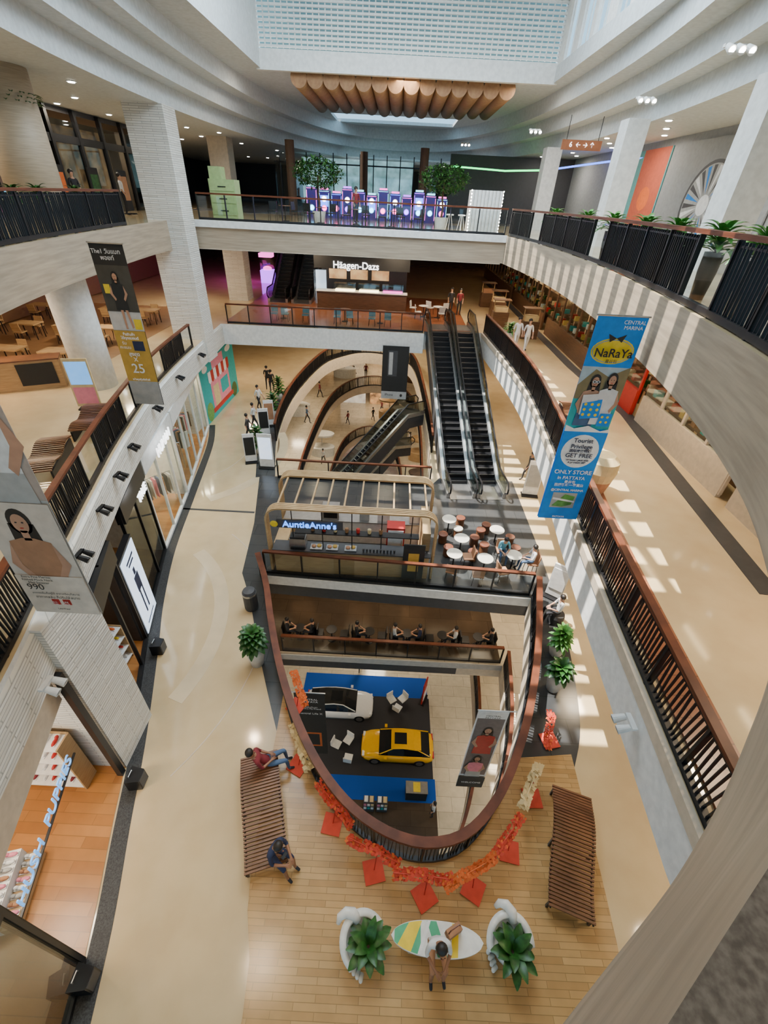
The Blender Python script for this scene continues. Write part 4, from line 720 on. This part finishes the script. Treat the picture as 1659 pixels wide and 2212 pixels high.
# ------------------------------------------------------------ L4 objects
hd=thing('dessert_kiosk','ice cream shop counter with lit white name sign','kiosk',(-2.4,34.6,21.62)); B().box((0,0,.55),(6.4,.8,1.1),dwood).box((0,0,1.12),(6.5,.9,.05),wprint).obj('counter',hd)
for i in range(3): B().box((-1.2+i*1.7,-.1,1.4),(1.5,.6,.5),glass).box((-1.2+i*1.7,0,1.2),(1.4,.5,.05),pinkE if i==2 else warmE).obj('display_case',hd)
B().box((0,2.6,1.6),(6.4,.2,3.2),dkwall).obj('back_wall',hd); B().box((0,-.3,3.2),(6.6,.3,1.3),bk).obj('sign_fascia',hd); text('Häagen-Dazs',.6,signE,(-.4,-.5,2.78),hd,ext=.03,bold=.008)
B().box((-3.0,.3,1.2),(.8,.8,2.3),glass).box((-3.0,.6,1.2),(.75,.05,2.2),screenE).obj('drinks_fridge',hd)
for i in range(3): B().box((-2+i*1.6,2.45,1.9),(1.3,.06,.7),shopE).obj('menu_panel',hd)
prop('wicker_planter','round beige planter with woven wicker base','planter',(6.05,11.0,21.65),[('basket',B().lathe([(.32,0),(.4,.3),(.42,.42)],tan)),('cushion',B().lathe([(.42,.42),(.48,.7),(.46,1.0),(.3,1.15),(.001,1.18)],creamp))])
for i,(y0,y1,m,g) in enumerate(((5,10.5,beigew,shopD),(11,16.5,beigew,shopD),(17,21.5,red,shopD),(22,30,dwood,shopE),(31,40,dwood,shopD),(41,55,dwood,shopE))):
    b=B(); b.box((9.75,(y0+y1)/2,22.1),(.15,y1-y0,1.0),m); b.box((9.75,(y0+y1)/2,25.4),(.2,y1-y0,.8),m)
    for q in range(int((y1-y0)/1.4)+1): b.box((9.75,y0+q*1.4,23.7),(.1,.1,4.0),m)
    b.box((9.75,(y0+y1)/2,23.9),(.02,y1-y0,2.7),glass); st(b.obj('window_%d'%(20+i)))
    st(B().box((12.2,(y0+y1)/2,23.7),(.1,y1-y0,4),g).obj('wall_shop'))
    for q in range(2): st(B().box((9.6,y0+1+q*(y1-y0)/2,25.35),(.06,1.2,.12),warmE).obj('trim_11'))
for i in range(22):
    y=5.5+i*1.95; prop('shop_display_rack','dark wood shop rack of assorted goods','shelf',(10.3,y,21.6),[('frame',B().box((.1,0,.9),(.5,1.7,.05),dwood).box((.1,0,1.5),(.5,1.7,.05),dwood).box((.35,0,1),(.05,1.7,2),dwood))]+[('goods',B().box((0,-.6+q*.3,(1.05,1.62)[q%2]),(.3,.22,.25),(red,tan,creamp,leafm,wprint,gold,tealp)[(i+q)%7])) for q in range(5)],group='shop racks')
for x,y in((6.9,31),(7.4,34.5),(8.3,28.7),(7.2,38)): prop('merchandise_cart','oak merchandise cart with display goods','cart',(x,y,21.6),[('cabinet',B().box((0,0,.5),(1.0,.7,1.0),dwood)),('canopy',B().box((0,0,1.7),(1.1,.7,.05),dwood)),('post',B().cyl((-.45,0,1),(-.45,0,1.7),.03,oak)),('post',B().cyl((.45,0,1),(.45,0,1.7),.03,oak)),('goods',B().box((0,0,1.15),(.8,.5,.3),(red,creamp,tan)[int(y)%3]))])
for i in range(12):
    x=-14.5-(i%4)*2.1; y=19+(i//4)*4.2
    prop('dining_table','light wooden dining table in the cafe','table',(x,y,21.62),[('table_top',B().box((0,0,.73),(1.2,.8,.05),oak))]+[('leg',B().cyl((sx*.5,sy*.3,0),(sx*.5,sy*.3,.71),.025,black,n=6)) for sx in(-1,1) for sy in(-1,1)],group='cafe dining tables')
    for s_ in(-1,1): chair((x,y+s_*.65,21.62),0 if s_>0 else pi,oak,'light wooden dining chair in the cafe','wooden dining chairs')
prop('cafe_counter','oak cafe counter with dark menu screen','counter',(-14.2,16.6,21.6),[('body',B().box((0,0,.55),(2.4,.7,1.1),oak)),('top',B().box((0,0,1.12),(2.5,.8,.05),slatw)),('screen',B().box((.4,-.38,.6),(1.2,.04,.8),bk))],.5)
prop('poster_stand','white poster stand with blue event print','sign stand',(-10.9,14.9,21.6),[('panel',B().box((0,0,.95),(.8,.05,1.7),creamp)),('print',B().frect(-.35,.9,.35,1.7,signLB,8)),('print',B().frect(-.35,.2,.35,.8,pink,8)),('foot',B().box((0,0,.03),(.7,.4,.05),black))],.2)
st(B().box((-22,28,23.7),(.2,38,4.1),mat('wood_panel',(.22,.12,.06),.5,kind='wood')).obj('wall_cafe')); st(B().box((-18.5,14,23.7),(7,.2,4.1),shopD).obj('wall_cafe'))
inlay(R(-21.9,17.8,-13.2,32),21.6,mat('cafe_wood_floor',(.30,.17,.08),.35,kind='plank',scale=1.4))
for i in range(6): prop('pendant_lamp','warm glowing pendant lamp over the cafe','lamp',(-14.5-(i%3)*2.6,20+(i//3)*5,24.2),[('shade',B().lathe([(.06,.2),(.25,0)],dwood)),('bulb',B().ell((0,0,.02),(.08,.08,.08),warmE)),('cord',B().cyl((0,0,.2),(0,0,1.6),.01,black,n=5))],group='cafe pendants')
for x,y in((-12.9,41),(-14.2,44),(-11.5,44)): prop('claw_machine','glowing pink arcade machine','arcade machine',(x,y,21.6),[('cabinet',B().box((0,0,.5),(1.1,1.0,1.0),purpE)),('glass_case',B().box((0,0,1.5),(1.0,.9,1.0),glass)),('header',B().box((0,0,2.15),(1.1,1.0,.3),pinkE)),('plush_pile',B().ell((0,0,1.1),(.4,.35,.2),pinkE))])
# ------------------------------------------------------------ L5 objects
cols=[(pinkE,cyanE),(blueE,pinkE),(purpE,cyanE),(cyanE,pinkE),(pinkE,purpE)]; acab=mat('arcade_purple',(.05,.02,.14),.4,emit=.25,col2=(.02,.02,.2))
for i in range(12):
    x=-5.8+i*.78; y=35.5+(i%3)*.3; c1,c2=cols[(i*3)%5]; b=B(); hgt=1.65-(i%3)*.14
    for q in range(1+(i%2)): b.T=Matrix.Translation((0,-.47,.55+q*.5))@Matrix.Rotation(pi/2,4,'X'); b.lathe([(.13,0),(.15,.01),(.17,0)],(c2,signE)[q],n=16)
    b.T=Matrix()
    prop('arcade_machine','arcade prize machine with pink and blue neon trim','arcade machine',(x,y,27),[('cabinet',B().box((0,0,hgt/2),(.66,.9,hgt),acab)),('lit_panel',B().box((0,-.455,hgt*.62),(.5,.01,hgt*.4),(purpE,blueE,pinkE,acab)[i%4] if i%2 else acab)),('neon_frame',B().box((-.31,-.46,hgt*.5),(.03,.03,hgt*.8),c1).box((.31,-.46,hgt*.5),(.03,.03,hgt*.8),c1).box((0,-.46,hgt-.06),(.62,.03,.03),c1)),('neon_rings',b),('header_light',B().box((0,-.3,hgt+.07),(.5,.3,.1),c2))],group='arcade machines')
st(B().box((-2,48,29),(18,.2,4),glass).obj('window_7')); b=B()
for i in range(16): b.box((-10.5+i*1.15,47.8,29.1),(.08,.1,4.1),black)
b.box((-2,47.8,30.4),(18,.1,.1),black); st(b.obj('window_8')); st(B().box((-4,50,29.3),(10,.1,3.2),mat('daylight_pane',(.45,.7,.75),.5,emit=.8,col2=(.15,.3,.3),scale=1)).obj('window_9'))
inlay([(-15,36.8),(12,36.8),(12,60),(-15,60)],27,mat('dark_hall_floor',(.09,.08,.08),.3))
st(B().tube([(3.5,40,30.3),(7,38,30.1),(9.5,37,30.2)],.05,greenE,6).obj('trim_9')); st(B().tube([(9.5,37,30.2),(12.3,34,30.6),(12.45,28,30.5)],.05,blueE,6).obj('trim_10'))
st(B().box((8,41,29),(9,.2,4.1),dkwall).obj('wall_arcade')); lime=mat('lime',(.34,.46,.19),.5)
gb=thing('green_cabinet','pale green robot-like vending cabinet','cabinet',(-9.0,27.6,27)); B().box((0,0,.85),(1.3,.9,1.7),lime).obj('body',gb); B().box((-.3,0,1.95),(.6,.7,.5),lime).obj('head',gb)
for z in(.4,.9,1.4):
    d_=B().box((0,-.46,z),(1.2,.03,.36),lime).obj('drawer',gb); B().box((0,-.485,z),(.4,.02,.04),black).obj('knob',d_)
wb=thing('photo_booth','white scalloped booth ringed with small bulbs','booth',(4.3,27.6,27)); B().box((0,0,.9),(1.5,1.2,1.8),white).obj('body',wb); b=B()
for i in range(9): b.cyl((-.72+i*.18,-.62,.05),(-.72+i*.18,-.62,1.8),.09,white,n=10)
b.obj('scalloped_front',wb); b=B()
for i in range(13): b.ell((-.78,-.68,.1+i*.14),(.03,.03,.03),coolE,6,4).ell((.78,-.68,.1+i*.14),(.03,.03,.03),coolE,6,4)
b.obj('bulbs',wb)
for x in(2.6,3.2): prop('bar_stool','white bar stool with metal legs','stool',(x,27.3,27),[('seat',B().lathe([(.18,.7),(.19,.75),(.001,.76)],wprint))]+[('leg',B().cyl((.06*math.cos(a),.06*math.sin(a),.7),(.2*math.cos(a),.2*math.sin(a),0),.012,wprint,n=6)) for a in(0,1.57,3.14,4.71)])
for i in range(9): chair((-6.8+i*.98,28.2+(i%2)*1.5,27),i*1.3,black,'black metal food court chair','food court chairs')
for i in range(4): rtable((-6.3+i*1.96,29.0,27),.32,.72,slatw,'round brown food court table','food court tables')
hs=thing('hanging_sign','brown hanging direction sign with white symbols','sign',(6.8,22,30.25)); B().box((0,0,0),(1.5,.08,.3),mat('sign_brown',(.25,.08,.03),.5,emit=.3)).obj('panel',hs); text('6  ← → ↑',.22,signE,(0,-.06,0),hs)
for x in(-.6,.6): B().cyl((x,0,.15),(x,0,.85),.012,black,n=6).obj('hanger',hs)
m1=thing('mural','white wall mural with a grey fan-bladed wheel','mural',(12.4,26.3,27.0),-pi/2); B().box((4.0,0,1.9),(8.0,.06,3.8),mat('mural_grey',(.25,.26,.27),.6)).obj('panel',m1); b=B(); b.fell(4.0,1.6,1.7,1.5,dkgrey,9,36); b.fell(4.0,1.6,1.55,1.38,greyp,10,36)
for i in range(24):
    a=i*2*pi/24; b.flat([(4.0+.4*math.cos(a),1.6+.36*math.sin(a)),(4.0+1.5*math.cos(a-.05),1.6+1.33*math.sin(a-.05)),(4.0+1.5*math.cos(a+.1),1.6+1.33*math.sin(a+.1))],(dkgrey,wprint,dkgrey,blue)[i%4],11)
b.fell(4.0,1.6,.4,.36,wprint,12); b.obj('painting',m1)
m2=thing('mural','red and teal painted wall mural','mural',(12.4,31.6,27.0),-pi/2); B().box((2.6,0,1.9),(5.2,.06,3.8),mat('pale_teal',(.12,.36,.36),.6)).obj('panel',m2); b=B(); b.frect(2.4,.1,5.1,3.8,mat('coral',(.5,.10,.05),.6),9); b.fell(3.7,1.8,.6,.5,orange,10); b.fell(1.2,2.6,.5,.8,wprint,10); b.obj('painting',m2)
b=B()
for i in range(9): b.box((-16,19+i*2.2,29),(.2,.2,4.1),black)
b.box((-16,27.8,29.9),(.15,17.6,.3),black); b.box((-16,27.8,28.8),(.03,17.6,3.6),dglass); st(b.obj('window_16')); st(B().box((-20,27.8,29),(.1,20,4.1),shopD).obj('wall_shop')); st(B().box((-18,27.8,30.98),(3.8,18,.2),dkwall).obj('trim_12'))
for i in range(5): prop('queue_poster','dark restaurant poster stand','sign stand',(-14.3,20+i*2.6,27),[('panel',B().box((0,0,1.0),(.06,.8,1.7),bk)),('print',B().box((.04,0,1.1),(.01,.6,1.0),(tan,orange,leafm)[i%3])),('foot',B().box((0,0,.03),(.4,.6,.05),black))])
b=B(); b.box((0,17.5,13),(14,.2,4.3),dkwall)
for i in range(8): b.box((-6+i*1.6,17.35,12.6),(1.3,.05,2.6),shopD if i%2 else bk); b.box((-6+i*1.6,17.3,14.4),(1.4,.05,.12),warmE if i%3==0 else dkwall)
for i in range(10): b.box((-6+i*1.25,17.0,11.3),(1.0,.4,1.0),dwood)
st(b.obj('wall_cafe_back'))
inlay(R(-7,40,5,64),0,mat('pale_pink_floor',(.62,.42,.38),.4,kind='tile',scale=1.0,col2=(.74,.68,.62)))
for x,y,z,m in((-5.5,51.5,10.8,gloss),(0,52.5,5.4,oak),(3.0,51,10.8,dwood),(-9.0,40,10.8,gloss),(5.5,38,10.8,dwood),(3.6,42,5.4,oak),(-7,42,5.4,gloss),(3.4,35,5.4,dwood),(-1.5,40,0,oak),(-3.5,33,0,gloss)): prop('island_kiosk','small oval retail island counter','kiosk',(x,y,z),[('counter',B().lathe([(1.3,0),(1.35,1.0),(1.2,1.05),(.001,1.05)],m,n=28,sy=.6)),('header_ring',B().lathe([(1.3,2.3),(1.35,2.5),(1.3,2.5)],m,n=28,sy=.6)),('post',B().cyl((0,0,1),(0,0,2.4),.05,steel))])
for z in(10.8,5.4):
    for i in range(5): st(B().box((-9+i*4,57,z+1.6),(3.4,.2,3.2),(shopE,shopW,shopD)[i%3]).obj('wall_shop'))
# ------------------------------------------------------------ lights
def area(loc,s,p,c=(1,.82,.6)):
    l=bpy.data.lights.new('lamp','AREA'); l.energy=p; l.color=c; l.size=s; o=bpy.data.objects.new('ceiling_or_fill_lamp',l); COL.objects.link(o); o.location=loc; return o
W=(1,.79,.53)
for y in(2,9,16,24,34): area((-9.5-(y>8)*2,y,20.3),.9,180,W)
area((-7.6,2.6,20.2),.9,130,(1,.85,.65))  # fill light added to brighten the shoe shop interior
for y in(3,10,18,26,36): area((8,y,20.3),.7,140,W)
for y in(8,16,24,33): area((-15,y,25.7),.9,240,W); area((7.8,y-3,25.7),.7,200,W)
for x in(-6,0,5): area((x,33,25.7),.9,190,W)
for x,y in((-4.5,31),(0,33),(-3.5,38),(-1,41.5)): area((x,y,20.3),1.2,420,(1,.84,.62))  # fill lights added under the bridge slab to brighten the far void
for y in(8,17,27,38): area((-15,y,31),.9,160,(1,.86,.66)); area((10.7,y,31),.9,170,(1,.9,.76))
for x in(-7,0,6): area((x,30,33.1),1.0,90,(1,.88,.7)); area((x,56,31),1.5,150,(.8,.85,1))
for x in(-3,1,5): area((x,15.2,15.1),1,90,W)
for x,y in((9,8),(9,14),(-7,10),(8,30),(-9,30),(-2,54),(7,42),(-9.5,42)): area((x,y,9.8),1.2,190,W); area((x,y,15.1),1.2,190,W)
for x,y in((8,12),(-8,14),(0,22),(8,24),(-9,34),(5,40),(-2,56)): area((x,y,4.4),1.5,260,(1,.88,.7))
area((0,18.5,36.4),12,4100,(.76,.90,1))  # added fill light standing in for daylight from the skylight
for x,y in((-4.5,4),(-5.5,9),(0,-.5),(3.5,.5),(-7.5,14)):
    l=bpy.data.lights.new('warm_spot','SPOT'); l.energy=1100; l.color=(1,.76,.48); l.spot_size=1.25; l.spot_blend=.9; l.shadow_soft_size=.12; o=bpy.data.objects.new('ceiling_spot',l); COL.objects.link(o); o.location=(x*.95,y*.95,31.0)
sun=bpy.data.lights.new('sun','SUN'); sun.energy=18; sun.angle=.007; sun.color=(1,.95,.86); so=bpy.data.objects.new('sun',sun); COL.objects.link(so)
so.rotation_euler=Vector((.42,-.12,-1)).to_track_quat('-Z','Y').to_euler()
w=bpy.data.worlds.new('w'); SC.world=w; w.use_nodes=True; bg=w.node_tree.nodes['Background']; bg.inputs[0].default_value=(.42,.74,1,1); bg.inputs[1].default_value=1.7
# ------------------------------------------------------------ camera
cd=bpy.data.cameras.new('cam'); cd.sensor_fit='VERTICAL'; cd.sensor_height=24; cd.lens=24*946/2212; cd.clip_start=.02; cam=bpy.data.objects.new('cam',cd); COL.objects.link(cam); SC.camera=cam
p=math.radians(35.75); ro=math.radians(3.0); d0=Vector((0,-math.sin(p),-math.cos(p))); f=Vector((0,math.cos(p),-math.sin(p))); x=Vector((1,0,0))
r_=x*math.cos(ro)-d0*math.sin(ro); d_=x*math.sin(ro)+d0*math.cos(ro)
cam.matrix_world=Matrix(((r_.x,-d_.x,-f.x,0),(r_.y,-d_.y,-f.y,0),(r_.z,-d_.z,-f.z,28.35),(0,0,0,1)))
